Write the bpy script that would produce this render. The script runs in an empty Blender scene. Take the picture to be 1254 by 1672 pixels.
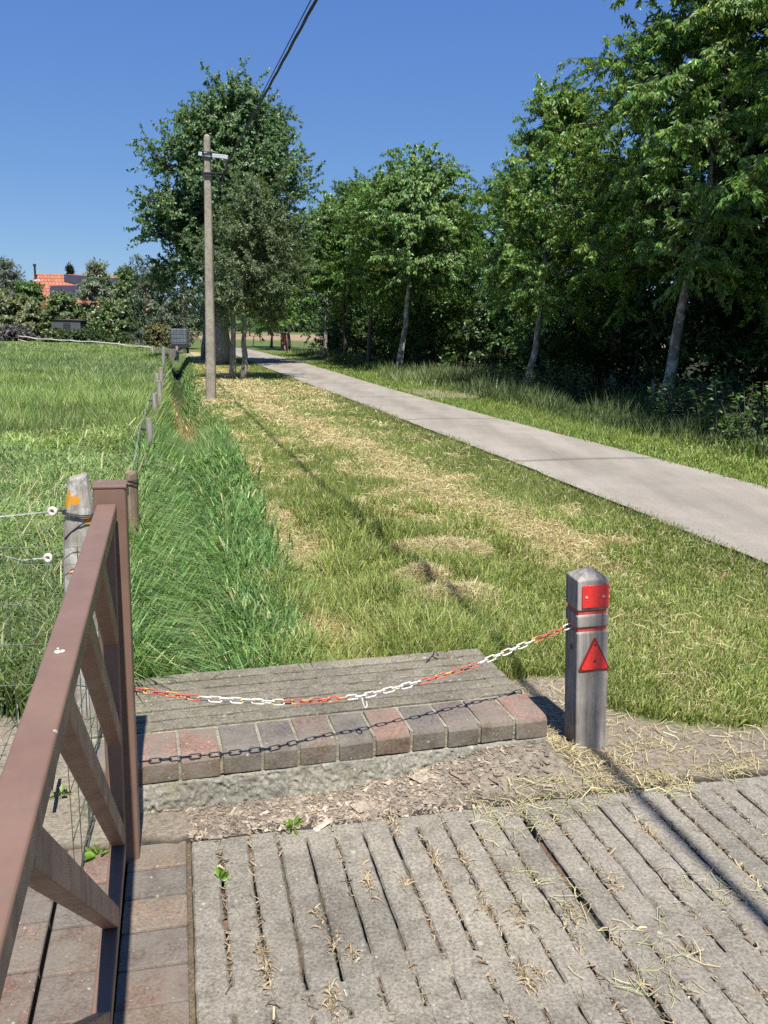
import bpy, math, random
import numpy as np
from math import sin, cos, tan, radians, degrees, atan, atan2, hypot, pi
from mathutils import Matrix, Vector
random.seed(7)
SC = bpy.context.scene
COL = SC.collection

# ------------------------------------------------------------------ camera
F, EYE = 1400.0, 1.9                       # focal length in photo pixels (1254x1672), eye height in metres
TILT, ROLL = atan(301 / F), 0.02
FWD = np.array([0, cos(TILT), -sin(TILT)]); UPV = np.array([0, sin(TILT), cos(TILT)]); RGT = np.array([1.0, 0, 0])
r2 = RGT * cos(ROLL) + UPV * sin(ROLL); u2 = UPV * cos(ROLL) - RGT * sin(ROLL)
cam = bpy.data.cameras.new('camera'); cob = bpy.data.objects.new('camera', cam); COL.objects.link(cob)
cob.matrix_world = Matrix(((r2[0], u2[0], -FWD[0], 0), (r2[1], u2[1], -FWD[1], 0), (r2[2], u2[2], -FWD[2], EYE), (0, 0, 0, 1)))
cam.sensor_fit = 'VERTICAL'; cam.sensor_height = 36; cam.lens = 36 * F / 1672
cam.clip_start = 0.05; cam.clip_end = 3000
SC.camera = cob

# ------------------------------------------------------------------ sky, sun, exposure
SUN_AZ, SUN_EL = radians(166.5), radians(61)
w = bpy.data.worlds.new("World"); SC.world = w; w.use_nodes = True
nt = w.node_tree; nt.nodes.clear()
sky = nt.nodes.new('ShaderNodeTexSky'); sky.sky_type = 'NISHITA'; sky.sun_disc = False
sky.sun_elevation = SUN_EL; sky.sun_rotation = SUN_AZ; sky.air_density = 0.85; sky.altitude = 600; sky.dust_density = 0.15; sky.ozone_density = 6.0
bg = nt.nodes.new('ShaderNodeBackground'); bg.inputs['Strength'].default_value = 0.13
wo = nt.nodes.new('ShaderNodeOutputWorld')
hs = nt.nodes.new('ShaderNodeHueSaturation'); hs.inputs['Saturation'].default_value = 1.1; hs.inputs['Value'].default_value = 1.0
nt.links.new(sky.outputs[0], hs.inputs['Color'])
sc_ = nt.nodes.new('ShaderNodeSeparateColor'); cc_ = nt.nodes.new('ShaderNodeCombineColor'); nt.links.new(hs.outputs[0], sc_.inputs[0])
for k_, (K_, G_) in enumerate(((0.40, 0.65), (0.482, 0.60), (0.682, 0.30))):     # a drier, deeper blue summer sky
    a_ = nt.nodes.new('ShaderNodeMath'); a_.operation = 'MULTIPLY'; a_.inputs[1].default_value = 0.19
    b_ = nt.nodes.new('ShaderNodeMath'); b_.operation = 'POWER'; b_.inputs[1].default_value = G_
    d_ = nt.nodes.new('ShaderNodeMath'); d_.operation = 'MULTIPLY'; d_.inputs[1].default_value = K_ / 0.234
    nt.links.new(sc_.outputs[k_], a_.inputs[0]); nt.links.new(a_.outputs[0], b_.inputs[0]); nt.links.new(b_.outputs[0], d_.inputs[0]); nt.links.new(d_.outputs[0], cc_.inputs[k_])
nt.links.new(cc_.outputs[0], bg.inputs[0]); nt.links.new(bg.outputs[0], wo.inputs[0])
sl = bpy.data.lights.new('sun', 'SUN'); sl.energy = 4.6; sl.angle = radians(0.53); sl.color = (1.0, 0.955, 0.89)
so = bpy.data.objects.new('sun', sl); COL.objects.link(so)
SUN = Vector((sin(SUN_AZ) * cos(SUN_EL), cos(SUN_AZ) * cos(SUN_EL), sin(SUN_EL)))
so.rotation_euler = SUN.to_track_quat('Z', 'Y').to_euler(); so.location = (3, -4, 12)
SC.view_settings.view_transform = 'Standard'; SC.view_settings.look = 'None'
SC.view_settings.exposure = 0.85; SC.view_settings.gamma = 1.0; SC.view_settings.use_curve_mapping = False
SC.render.engine = 'CYCLES'
cy = SC.cycles
cy.max_bounces = 12; cy.diffuse_bounces = 7; cy.glossy_bounces = 2; cy.transmission_bounces = 8; cy.transparent_max_bounces = 4
cy.use_denoising = False; cy.caustics_reflective = False; cy.caustics_refractive = False

# ------------------------------------------------------------------ helpers
def ray(px, py):
    u, v = px - 627, py - 836
    u0 = u * cos(ROLL) + v * sin(ROLL); v0 = -u * sin(ROLL) + v * cos(ROLL)
    d = FWD * F + RGT * u0 - UPV * v0
    return d / np.linalg.norm(d)
def at(px, py, z=0.0):
    d = ray(px, py); return np.array([0, 0, EYE]) + d * ((z - EYE) / d[2])
def atY(px, py, Y):
    d = ray(px, py); return np.array([0, 0, EYE]) + d * (Y / d[1])

def hash2(ix, iy, seed):
    h = (ix.astype(np.int64) * 374761393 + iy.astype(np.int64) * 668265263 + seed * 974711) & 0xffffffff
    h = ((h ^ (h >> 13)) * 1274126177) & 0xffffffff
    return ((h ^ (h >> 16)) & 0xffff) / 65535.0
def noise(x, y, s=1.0, seed=0):
    x = np.asarray(x, float) / s; y = np.asarray(y, float) / s
    ix, iy = np.floor(x), np.floor(y); fx, fy = x - ix, y - iy
    fx = fx * fx * (3 - 2 * fx); fy = fy * fy * (3 - 2 * fy)
    a = hash2(ix, iy, seed); b = hash2(ix + 1, iy, seed); c = hash2(ix, iy + 1, seed); d = hash2(ix + 1, iy + 1, seed)
    return (a * (1 - fx) + b * fx) * (1 - fy) + (c * (1 - fx) + d * fx) * fy
def fbm(x, y, s=1.0, seed=0, o=4):
    t = 0; a = 0.5; n = 0
    for k in range(o):
        t = t + a * noise(x, y, s / 2 ** k, seed + k * 17); n += a; a *= 0.55
    return t / n
def sstep(a, b, x):
    t = np.clip((np.asarray(x, float) - a) / (b - a), 0, 1); return t * t * (3 - 2 * t)

def fast_mesh(name, V, polys, mat, col=None, smooth=False, parent=None):
    """V (n,3); polys = list of (m,k) index arrays; col (n,3) per-vertex colour."""
    me = bpy.data.meshes.new(name)
    V = np.ascontiguousarray(V, np.float32)
    me.vertices.add(len(V)); me.vertices.foreach_set('co', V.ravel())
    loops = np.concatenate([p.ravel() for p in polys]).astype(np.int32)
    tot = np.concatenate([np.full(len(p), p.shape[1]) for p in polys])
    st = np.concatenate([[0], np.cumsum(tot)[:-1]]).astype(np.int32)
    me.loops.add(len(loops)); me.loops.foreach_set('vertex_index', loops)
    me.polygons.add(len(st)); me.polygons.foreach_set('loop_start', st)
    if smooth: me.polygons.foreach_set('use_smooth', np.ones(len(st), bool))
    if col is not None:
        ca = me.color_attributes.new('Col', 'FLOAT_COLOR', 'POINT')
        c4 = np.ones((len(V), 4), np.float32); c4[:, :3] = col
        ca.data.foreach_set('color', c4.ravel())
    me.update(calc_edges=True)
    if mat: me.materials.append(mat)
    o = bpy.data.objects.new(name, me); COL.objects.link(o)
    if parent: o.parent = parent
    return o

class MB:
    def __init__(s): s.v = []; s.f = []; s.c = []; s.cur = (1, 1, 1)
    def add(s, vs, fs):
        b = len(s.v); s.v += [tuple(map(float, p)) for p in vs]; s.c += [s.cur] * len(vs)
        s.f += [tuple(i + b for i in f) for f in fs]
    def box(s, c, h, ax=None):
        """centre, half sizes, axes (three unit vectors)"""
        ax = np.eye(3) if ax is None else np.asarray(ax, float); c = np.asarray(c, float)
        vs = [c + ax[0] * h[0] * i + ax[1] * h[1] * j + ax[2] * h[2] * k for i in (-1, 1) for j in (-1, 1) for k in (-1, 1)]
        s.add(vs, [(0, 1, 3, 2), (4, 6, 7, 5), (0, 4, 5, 1), (2, 3, 7, 6), (0, 2, 6, 4), (1, 5, 7, 3)])
    def tube(s, pts, rad, n=8, cap=True, flat=False):
        pts = np.asarray(pts, float); m = len(pts); rad = np.broadcast_to(rad, (m,))
        t = np.gradient(pts, axis=0); t /= np.linalg.norm(t, axis=1)[:, None] + 1e-9
        ref = np.array([0, 0, 1.0]) if abs(t[0][2]) < 0.9 else np.array([1.0, 0, 0])
        vs = []
        for i in range(m):
            a = np.cross(ref, t[i]); a /= np.linalg.norm(a) + 1e-9; b = np.cross(t[i], a); ref = np.cross(t[i], a) if False else ref
            for k in range(n):
                q = 2 * pi * k / n; vs.append(pts[i] + (a * cos(q) + b * sin(q)) * rad[i])
        fs = [(i * n + k, i * n + (k + 1) % n, (i + 1) * n + (k + 1) % n, (i + 1) * n + k) for i in range(m - 1) for k in range(n)]
        if cap: fs += [tuple(range(n))[::-1], tuple((m - 1) * n + k for k in range(n))]
        s.add(vs, fs)
    def build(s, name, mat, parent=None, smooth=False, bevel=0, seg=2):
        me = bpy.data.meshes.new(name); me.from_pydata(s.v, [], s.f); me.materials.append(mat)
        ca = me.color_attributes.new('Col', 'FLOAT_COLOR', 'POINT')
        ca.data.foreach_set('color', np.array([(*c, 1.0) for c in s.c], np.float32).ravel())
        if smooth: me.polygons.foreach_set('use_smooth', np.ones(len(me.polygons), bool))
        o = bpy.data.objects.new(name, me); COL.objects.link(o)
        if parent: o.parent = parent
        if bevel:
            b = o.modifiers.new('bevel', 'BEVEL'); b.width = bevel; b.segments = seg; b.limit_method = 'ANGLE'; b.angle_limit = radians(40)
        return o
def worn_beam(mb, c0, U, V, half, v0, v1, dep, seed, chip=.012):
    """a long concrete beam from v0 to v1 along V with uneven, chipped edges; c0 = point on the axis at the top"""
    n_ = max(4, int(abs(v1 - v0) / .022)); vv = np.linspace(v0, v1, n_ + 1); Z_ = np.array([0, 0, 1.0]); vs = []
    for i, v in enumerate(vv):
        jl, jr = [float(.0035 * (noise(v, seed + q, .05, 3) - .5) + .003 * (noise(v, seed + q, .016, 4) - .5)) for q in (0, 9)]
        cl, cr = [float(.004 + .004 * noise(v, seed + q, .04, 6) + chip * max(0, noise(v, seed + q, .06, 7) - .80) * 5) for q in (3, 14)]
        zt = float(.003 * (noise(v, seed, .12, 8) - .5))
        for u_, z_ in ((-half + jl, -dep), (-half + jl, -cl * 1.1), (-half + jl + cl, zt), (0, zt + .0006), (half - jr - cr, zt), (half - jr, -cr * 1.1), (half - jr, -dep)):
            vs.append(c0 + U * u_ + V * v + Z_ * z_)
    m_ = 7; mb.add(vs, [(i * m_ + j, (i + 1) * m_ + j, (i + 1) * m_ + j + 1, i * m_ + j + 1) for i in range(n_) for j in range(m_ - 1)] + [tuple(range(m_)), tuple(n_ * m_ + j for j in range(m_))[::-1]])
def prism(mb, outline, z0, z1):
    n = len(outline)
    mb.add([(*p, z0) for p in outline] + [(*p, z1) for p in outline],
           [tuple(range(n))[::-1], tuple(range(n, 2 * n))] + [(i, (i + 1) % n, n + (i + 1) % n, n + i) for i in range(n)])
def tag(o, label, cat, group=None, kind=None):
    if label: o['label'] = label
    if cat: o['category'] = cat
    if group: o['group'] = group
    if kind: o['kind'] = kind
    return o
def empty(name, loc, label, cat, group=None):
    o = bpy.data.objects.new(name, None); COL.objects.link(o); o.location = tuple(map(float, loc)); o.empty_display_size = 0.2
    return tag(o, label, cat, group)
def copy_tree(o, parent=None):
    c = o.copy(); COL.objects.link(c)
    if parent: c.parent = parent
    for ch in list(o.children): copy_tree(ch, c)
    return c

# ------------------------------------------------------------------ materials
def newmat(name):
    m = bpy.data.materials.new(name); m.use_nodes = True; n = m.node_tree; n.nodes.clear()
    out = n.nodes.new('ShaderNodeOutputMaterial'); return m, n, out
def ramp(n, src, stops):
    r = n.nodes.new('ShaderNodeValToRGB'); n.links.new(src, r.inputs[0])
    e = r.color_ramp.elements
    while len(e) < len(stops): e.new(0.5)
    for k, (p, c) in enumerate(stops): e[k].position = p; e[k].color = (*c, 1) if len(c) == 3 else c
    return r.outputs[0]
def tex(n, kind, scale, detail=5, rough=0.6, vec=None, **kw):
    t = n.nodes.new('ShaderNodeTex' + kind); t.inputs['Scale'].default_value = scale
    if kind == 'Noise': t.inputs['Detail'].default_value = detail; t.inputs['Roughness'].default_value = rough
    for k, v in kw.items():
        if k in t.inputs: t.inputs[k].default_value = v
        else: setattr(t, k, v)
    if vec is not None: n.links.new(vec, t.inputs['Vector'])
    return t
def mixc(n, fac, a, b, mode='MIX'):
    m = n.nodes.new('ShaderNodeMix'); m.data_type = 'RGBA'; m.blend_type = mode
    for v, i in ((fac, 0), (a, 6), (b, 7)):
        if hasattr(v, 'node'): n.links.new(v, m.inputs[i])
        elif i == 0: m.inputs[0].default_value = v
        else: m.inputs[i].default_value = (*v, 1)
    return m.outputs[2]
def math_(n, op, a, b=None):
    m = n.nodes.new('ShaderNodeMath'); m.operation = op
    for v, i in ((a, 0), (b, 1)):
        if v is None: continue
        if hasattr(v, 'node'): n.links.new(v, m.inputs[i])
        else: m.inputs[i].default_value = v
    return m.outputs[0]
def coords(n, scale=(1, 1, 1), rot=(0, 0, 0)):
    tc = n.nodes.new('ShaderNodeTexCoord'); mp = n.nodes.new('ShaderNodeMapping')
    mp.inputs['Scale'].default_value = scale; mp.inputs['Rotation'].default_value = rot
    n.links.new(tc.outputs['Object'], mp.inputs[0]); return mp.outputs[0]
def attr(n, name='Col'):
    a = n.nodes.new('ShaderNodeAttribute'); a.attribute_name = name; return a.outputs[0]
def finish(n, out, col, rough=0.9, bump=None, bdist=0.01, bstr=0.6, spec=0.3, metal=0.0):
    p = n.nodes.new('ShaderNodeBsdfPrincipled')
    if hasattr(col, 'node'): n.links.new(col, p.inputs['Base Color'])
    else: p.inputs['Base Color'].default_value = (*col, 1)
    if hasattr(rough, 'node'): n.links.new(rough, p.inputs['Roughness'])
    else: p.inputs['Roughness'].default_value = rough
    p.inputs['Specular IOR Level'].default_value = spec; p.inputs['Metallic'].default_value = metal
    if bump is not None:
        b = n.nodes.new('ShaderNodeBump'); b.inputs['Distance'].default_value = bdist; b.inputs['Strength'].default_value = bstr
        n.links.new(bump, b.inputs['Height']); n.links.new(b.outputs[0], p.inputs['Normal'])
    n.links.new(p.outputs[0], out.inputs[0]); return p
def plain(name, col, rough=0.6, spec=0.4, metal=0.0, var=0.25, scale=12, bstr=0.2):
    m, n, out = newmat(name); v = coords(n)
    t = tex(n, 'Noise', scale, vec=v); c = ramp(n, t.outputs[0], [(0.3, tuple(x * (1 - var) for x in col)), (0.7, tuple(min(1, x * (1 + var)) for x in col))])
    finish(n, out, c, rough, t.outputs[0], 0.004, bstr, spec, metal); return m

def concrete_mat(name, base, use_attr=False, lichen=0.5, moss=0.3, stain=0.0):
    m, n, out = newmat(name); v = coords(n)
    big = tex(n, 'Noise', 2.3, 6, 0.65, v); fine = tex(n, 'Noise', 85, 6, 0.8, v); mid = tex(n, 'Noise', 12, 5, 0.7, v)
    c = ramp(n, big.outputs[0], [(0.3, tuple(x * 0.72 for x in base)), (0.5, base), (0.72, tuple(x * 1.2 for x in base))])
    if use_attr: c = mixc(n, 1.0, c, attr(n), 'MULTIPLY')
    g = ramp(n, fine.outputs[0], [(0.35, (0.36, 0.36, 0.36)), (0.5, (1, 1, 1)), (0.64, (1.55, 1.52, 1.42))])
    c = mixc(n, 0.8, c, g, 'MULTIPLY')
    g2 = ramp(n, mid.outputs[0], [(0.35, (0.62, 0.61, 0.58)), (0.55, (1, 1, 1))])
    c = mixc(n, 0.7, c, g2, 'MULTIPLY')
    dirt = tex(n, 'Noise', 1.1, 5, 0.6, coords(n, (1, 1, 1), (0, 0, 1.1))); c = mixc(n, 0.8, c, ramp(n, dirt.outputs[0], [(0.36, (0.78, 0.78, 0.78)), (0.52, (1, 1, 1)), (0.66, (1.10, 1.09, 1.05))]), 'MULTIPLY')
    ms = tex(n, 'Noise', 5, 5, 0.7, coords(n, (1, 1, 1), (0.3, 0.1, 0.7)))
    c = mixc(n, ramp(n, ms.outputs[0], [(0.55, (0, 0, 0)), (0.75, (moss, moss, moss))]), c, (0.16, 0.15, 0.07))
    if stain:
        st_n = tex(n, 'Noise', 9, 6, 0.75, coords(n, (1, 1, 1), (0.9, 0.2, 0.4)))
        c = mixc(n, ramp(n, st_n.outputs[0], [(0.38, (0, 0, 0)), (0.62, (stain,) * 3)]), c, (0.20, 0.18, 0.145))
    # pale crusty lichen dots of several sizes
    for sc, th in ((10, 0.25), (24, 0.27), (60, 0.30)):
        vo = tex(n, 'Voronoi', sc, vec=v)
        sp = math_(n, 'LESS_THAN', math_(n, 'ADD', vo.outputs['Distance'], math_(n, 'MULTIPLY', math_(n, 'ADD', fine.outputs[0], mid.outputs[0]), 0.16)), th)
        sep = n.nodes.new('ShaderNodeSeparateColor'); n.links.new(vo.outputs['Color'], sep.inputs[0])
        on = math_(n, 'MULTIPLY', sp, math_(n, 'LESS_THAN', sep.outputs[0], 0.22 * lichen * 2))
        c = mixc(n, math_(n, 'MULTIPLY', on, 0.6), c, (0.48, 0.47, 0.41))
    hgt = math_(n, 'ADD', fine.outputs[0], math_(n, 'MULTIPLY', mid.outputs[0], 0.5))
    finish(n, out, c, 0.92, hgt, 0.006, 0.9, 0.25); return m

def blade_mat(name, trans=0.3, rough=0.45, spec=0.35):
    m, n, out = newmat(name); a = attr(n)
    p = n.nodes.new('ShaderNodeBsdfPrincipled'); n.links.new(a, p.inputs['Base Color'])
    p.inputs['Roughness'].default_value = rough; p.inputs['Specular IOR Level'].default_value = spec
    t = n.nodes.new('ShaderNodeBsdfTranslucent'); n.links.new(mixc(n, 1.0, a, (1.25, 1.3, 0.6), 'MULTIPLY'), t.inputs[0])
    mx = n.nodes.new('ShaderNodeMixShader'); mx.inputs[0].default_value = trans
    n.links.new(p.outputs[0], mx.inputs[1]); n.links.new(t.outputs[0], mx.inputs[2]); n.links.new(mx.outputs[0], out.inputs[0])
    return m
def bark_mat(name, c1, c2, patch=None):
    m, n, out = newmat(name); v = coords(n, (1, 1, 0.25)); v2 = coords(n)
    t = tex(n, 'Noise', 22, 6, 0.7, v); c = ramp(n, t.outputs[0], [(0.35, c1), (0.65, c2)])
    if patch:
        q = tex(n, 'Noise', 5, 4, 0.6, v2); c = mixc(n, ramp(n, q.outputs[0], [(0.48, (0, 0, 0)), (0.56, (1, 1, 1))]), c, patch)
    finish(n, out, c, 0.9, t.outputs[0], 0.03, 0.8, 0.2); return m
def wood_mat(name, c1, c2, axis=2, sc=30, lich=None):
    s = [1, 1, 1]; s[axis] = 0.06
    m, n, out = newmat(name); v = coords(n, s); t = tex(n, 'Noise', sc, 6, 0.7, v)
    c = ramp(n, t.outputs[0], [(0.3, c1), (0.5, tuple((a + b) / 2 for a, b in zip(c1, c2))), (0.68, c2)])
    q = tex(n, 'Noise', 7, 5, 0.7, coords(n)); c = mixc(n, 0.7, c, ramp(n, q.outputs[0], [(0.3, (0.6, 0.58, 0.56)), (0.6, (1.1, 1.1, 1.1))]), 'MULTIPLY')
    if lich:
        l = tex(n, 'Noise', 9, 5, 0.75, coords(n, (1, 1, 1), (1, 2, 0))); c = mixc(n, ramp(n, l.outputs[0], [(0.5, (0, 0, 0)), (0.6, (0.8, 0.8, 0.8))]), c, lich)
    finish(n, out, c, 0.9, t.outputs[0], 0.012, 0.9, 0.2); return m

M = {}
M['concrete'] = concrete_mat('slab concrete', (0.31, 0.285, 0.235), True, 0.85)
M['concrete_dark'] = concrete_mat('headwall concrete', (0.225, 0.204, 0.158), True, 0.9, 0.5)
M['mortar'] = concrete_mat('rough mortar', (0.265, 0.252, 0.205), True, 1.3, 0.85)
M['brick'] = concrete_mat('old brick', (0.9, 0.86, 0.83), True, 0.5, 0.4, 0.8)
M['pole'] = concrete_mat('pole concrete', (0.32, 0.285, 0.23), True, 0.25, 0.1)
M['blade'] = blade_mat('grass blades', 0.32)
M['straw'] = blade_mat('dry straw', 0.2, 0.7, 0.2)
M['leaf'] = blade_mat('tree leaves', 0.42, 0.40, 0.45)
M['bark_cherry'] = bark_mat('pale cherry bark', (0.10, 0.085, 0.07), (0.30, 0.265, 0.22), (0.44, 0.41, 0.36))
M['bark_dark'] = bark_mat('dark bark', (0.05, 0.042, 0.035), (0.16, 0.14, 0.11))
M['bark_limb'] = bark_mat('limb bark', (0.03, 0.026, 0.022), (0.085, 0.07, 0.058))
M['bark_grey'] = bark_mat('grey bark', (0.12, 0.11, 0.095), (0.36, 0.33, 0.29))
M['wood'] = wood_mat('weathered post wood', (0.16, 0.145, 0.125), (0.42, 0.385, 0.33))
M['wood_brown'] = wood_mat('brown post wood', (0.12, 0.08, 0.05), (0.33, 0.25, 0.17))
M['wood_lichen'] = wood_mat('lichened post wood', (0.16, 0.15, 0.12), (0.40, 0.37, 0.31), lich=(0.42, 0.42, 0.36))
M['bollard'] = wood_mat('bollard wood', (0.13, 0.118, 0.104), (0.37, 0.34, 0.30), sc=26)
M['red_ref'] = plain('red reflector', (0.62, 0.03, 0.022), 0.28, 0.6, var=0.12, scale=60)
_m = M['red_ref'].node_tree; _v = tex(_m, 'Voronoi', 260, vec=coords(_m)); _b = [q for q in _m.nodes if q.type == 'BUMP'][0]; _m.links.new(_v.outputs['Distance'], _b.inputs['Height']); _b.inputs['Strength'].default_value = .5
M['red_dark'] = plain('dark red rim', (0.20, 0.012, 0.012), 0.4)
M['red_paint'] = plain('faded red paint', (0.42, 0.06, 0.045), 0.7, var=0.3, scale=40)
M['steel_dark'] = plain('dark steel', (0.03, 0.032, 0.036), 0.45)
M['galv'] = plain('galvanised steel', (0.52, 0.54, 0.56), 0.45, 0.5, 0.4, 0.12)
M['steel_mid'] = plain('dull steel', (0.10, 0.105, 0.115), 0.5, 0.5, 0.3)
M['wire'] = plain('galvanised wire', (0.42, 0.44, 0.42), 0.5, 0.5, 0.5)
M['mesh_wire'] = plain('green wire', (0.06, 0.09, 0.06), 0.5)
M['cable'] = plain('black cable', (0.018, 0.02, 0.026), 0.55)
M['white'] = plain('white ceramic', (0.60, 0.56, 0.46), 0.4, var=0.25, scale=120)
M['rope'] = plain('pink rope', (0.62, 0.27, 0.19), 0.85, var=0.2, scale=60)
M['black'] = plain('black rubber', (0.02, 0.02, 0.02), 0.6)
def worn(name, c, worn_c, th=0.6):
    m, n, out = newmat(name); v = coords(n); oi = n.nodes.new('ShaderNodeObjectInfo')
    t = tex(n, 'Noise', 22, 3, 0.5, None, noise_dimensions='4D'); n.links.new(v, t.inputs['Vector'])
    n.links.new(math_(n, 'MULTIPLY', oi.outputs['Random'], 40), t.inputs['W'])
    f = ramp(n, t.outputs[0], [(th, (0, 0, 0)), (th + 0.05, (1, 1, 1))])
    finish(n, out, mixc(n, f, c, worn_c), 0.5, None, spec=0.35); return m
M['chain_red'] = worn('red chain plastic', (0.44, 0.10, 0.08), (0.58, 0.34, 0.10), 0.55)
M['chain_white'] = worn('white chain plastic', (0.70, 0.665, 0.58), (0.60, 0.42, 0.14), 0.6)
m, n, out = newmat('brown gate paint'); v = coords(n)
t = tex(n, 'Noise', 6, 5, 0.7, v); f2 = tex(n, 'Noise', 160, 3, 0.6, v)
c = ramp(n, t.outputs[0], [(0.35, (0.17, 0.102, 0.072)), (0.65, (0.205, 0.124, 0.088))])
vo = tex(n, 'Voronoi', 30, vec=v); sep = n.nodes.new('ShaderNodeSeparateColor'); n.links.new(vo.outputs['Color'], sep.inputs[0])
sp = math_(n, 'MULTIPLY', math_(n, 'LESS_THAN', vo.outputs['Distance'], 0.13), math_(n, 'LESS_THAN', sep.outputs[0], 0.08))
c = mixc(n, math_(n, 'MULTIPLY', sp, 0.6), c, (0.5, 0.46, 0.4))
d1 = tex(n, 'Noise', 14, 6, 0.7, coords(n, (1, 1, 0.4))); c = mixc(n, ramp(n, d1.outputs[0], [(0.5, (0, 0, 0)), (0.72, (0.55, 0.55, 0.55))]), c, (0.12, 0.10, 0.075))
rg_ = ramp(n, d1.outputs[0], [(0.35, (.38, .38, .38)), (0.7, (.62, .62, .62))]); finish(n, out, c, rg_, t.outputs[0], 0.0015, 0.12, 0.38); M['gate'] = m

# ground sheet: colours come from what grows there and painted ditch shade (vertex colour) plus fine noise
m, n, out = newmat('ground soil and turf'); v = coords(n)
fine = tex(n, 'Noise', 38, 6, 0.75, v); mid = tex(n, 'Noise', 4, 6, 0.7, v)
c = mixc(n, 0.9, attr(n), ramp(n, fine.outputs[0], [(0.3, (0.4, 0.4, 0.38)), (0.5, (1, 1, 1)), (0.7, (1.5, 1.5, 1.45))]), 'MULTIPLY')
c = mixc(n, 0.6, c, ramp(n, mid.outputs[0], [(0.3, (0.65, 0.68, 0.65)), (0.6, (1.1, 1.1, 1.1))]), 'MULTIPLY')
finish(n, out, c, 0.95, math_(n, 'ADD', fine.outputs[0], mid.outputs[0]), 0.02, 0.8, 0.15); M['ground'] = m
# road
m, n, out = newmat('pale concrete road'); v = coords(n)
fine = tex(n, 'Noise', 40, 6, 0.75, v); mid = tex(n, 'Noise', 1.2, 6, 0.7, v); lng = tex(n, 'Noise', 2.2, 4, 0.6, coords(n, (1, 0.12, 1), (0, 0, radians(14))))
c = ramp(n, mid.outputs[0], [(0.3, (0.265, 0.238, 0.198)), (0.7, (0.325, 0.293, 0.246))]); c = mixc(n, 0.9, c, attr(n), 'MULTIPLY')
wv = tex(n, 'Wave', 0.055, vec=coords(n, (1, 1, 1), (0, 0, radians(75)))); wv.inputs['Distortion'].default_value = 0.25; c = mixc(n, ramp(n, wv.outputs[0], [(0.0, (.55, .55, .55)), (0.0012, (0, 0, 0))]), c, (0.10, 0.09, 0.08))
c = mixc(n, 0.55, c, ramp(n, lng.outputs[0], [(0.35, (0.74, 0.73, 0.72)), (0.6, (1.06, 1.06, 1.05))]), 'MULTIPLY')
c = mixc(n, 0.6, c, ramp(n, fine.outputs[0], [(0.3, (0.65, 0.65, 0.65)), (0.65, (1.2, 1.2, 1.2))]), 'MULTIPLY')
finish(n, out, c, 0.92, fine.outputs[0], 0.006, 0.4, 0.2); M['road'] = m
m, n, out = newmat('gravel path'); v = coords(n)
fine = tex(n, 'Noise', 25, 6, 0.8, v); c = ramp(n, fine.outputs[0], [(0.3, (0.13, 0.115, 0.075)), (0.65, (0.30, 0.265, 0.19))])
finish(n, out, c, 0.95, fine.outputs[0], 0.02, 0.8, 0.2); M['gravel'] = m

# ------------------------------------------------------------------ ground plan (metres; the camera stands over the origin)
S0 = at(310, 1370)[:2]; S1 = at(1254, 1262)[:2]; SU = (S1 - S0) / np.linalg.norm(S1 - S0); SV = np.array([-SU[1], SU[0]])
def sframe(x, y):
    return (x - S0[0]) * SU[0] + (y - S0[1]) * SU[1], (x - S0[0]) * SV[0] + (y - S0[1]) * SV[1]
HT = 0.215
H0 = at(897, 1168, HT)[:2]; HL = at(240, 1243, HT)[:2]; HU = (H0 - HL) / np.linalg.norm(H0 - HL); HV = np.array([-HU[1], HU[0]])
HDEP = float(np.dot(at(790, 1055, HT)[:2] - H0, HV))
def hframe(x, y):
    return (x - H0[0]) * HU[0] + (y - H0[1]) * HU[1], (x - H0[0]) * HV[0] + (y - H0[1]) * HV[1]
def line(pix, extra_end=None):
    p = np.array([at(*q)[:2] for q in pix]); p = p[np.argsort(p[:, 1])]; return p
RL = line([(1254, 928), (1093, 862), (1002, 823), (920, 791), (838, 758), (760, 727), (711, 707), (647, 686), (602, 666), (551, 646), (500, 627), (456, 609), (420, 596), (395, 586), (372, 575)])
RR = line([(1254, 801), (1101, 760), (1027, 741), (904, 709), (760, 671), (708, 656), (638, 636), (558, 613), (497, 594), (440, 579), (417, 573), (385, 567)])
def smooth_line(p):
    t = np.log(p[:, 1]); f = np.polyfit(t, p[:, 0], 4); y = np.exp(np.linspace(t[0], t[-1], 60)); return np.stack([np.polyval(f, np.log(y)), y], 1)
RL, RR = smooth_line(RL), smooth_line(RR)
def ext(p, y):
    """x of the polyline at height y, extrapolated at both ends"""
    s0 = (p[1, 0] - p[0, 0]) / (p[1, 1] - p[0, 1]); s1 = (p[-1, 0] - p[-2, 0]) / (p[-1, 1] - p[-2, 1])
    r = np.interp(y, p[:, 1], p[:, 0])
    return np.where(y < p[0, 1], p[0, 0] + (y - p[0, 1]) * s0, np.where(y > p[-1, 1], p[-1, 0] + (y - p[-1, 1]) * s1, r))
def xRL(y): return ext(RL, y)
def xRR(y): return ext(RR, y)
DR = line([(440, 1070), (415, 930), (400, 870), (372, 770), (350, 700), (328, 645), (312, 610), (306, 590)])
DL = line([(205, 1060), (216, 930), (242, 770), (250, 700), (258, 655), (264, 620), (270, 598), (272, 588)])
def xDR(y): return ext(DR, y)
def xDL(y): return ext(DL, y)
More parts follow.
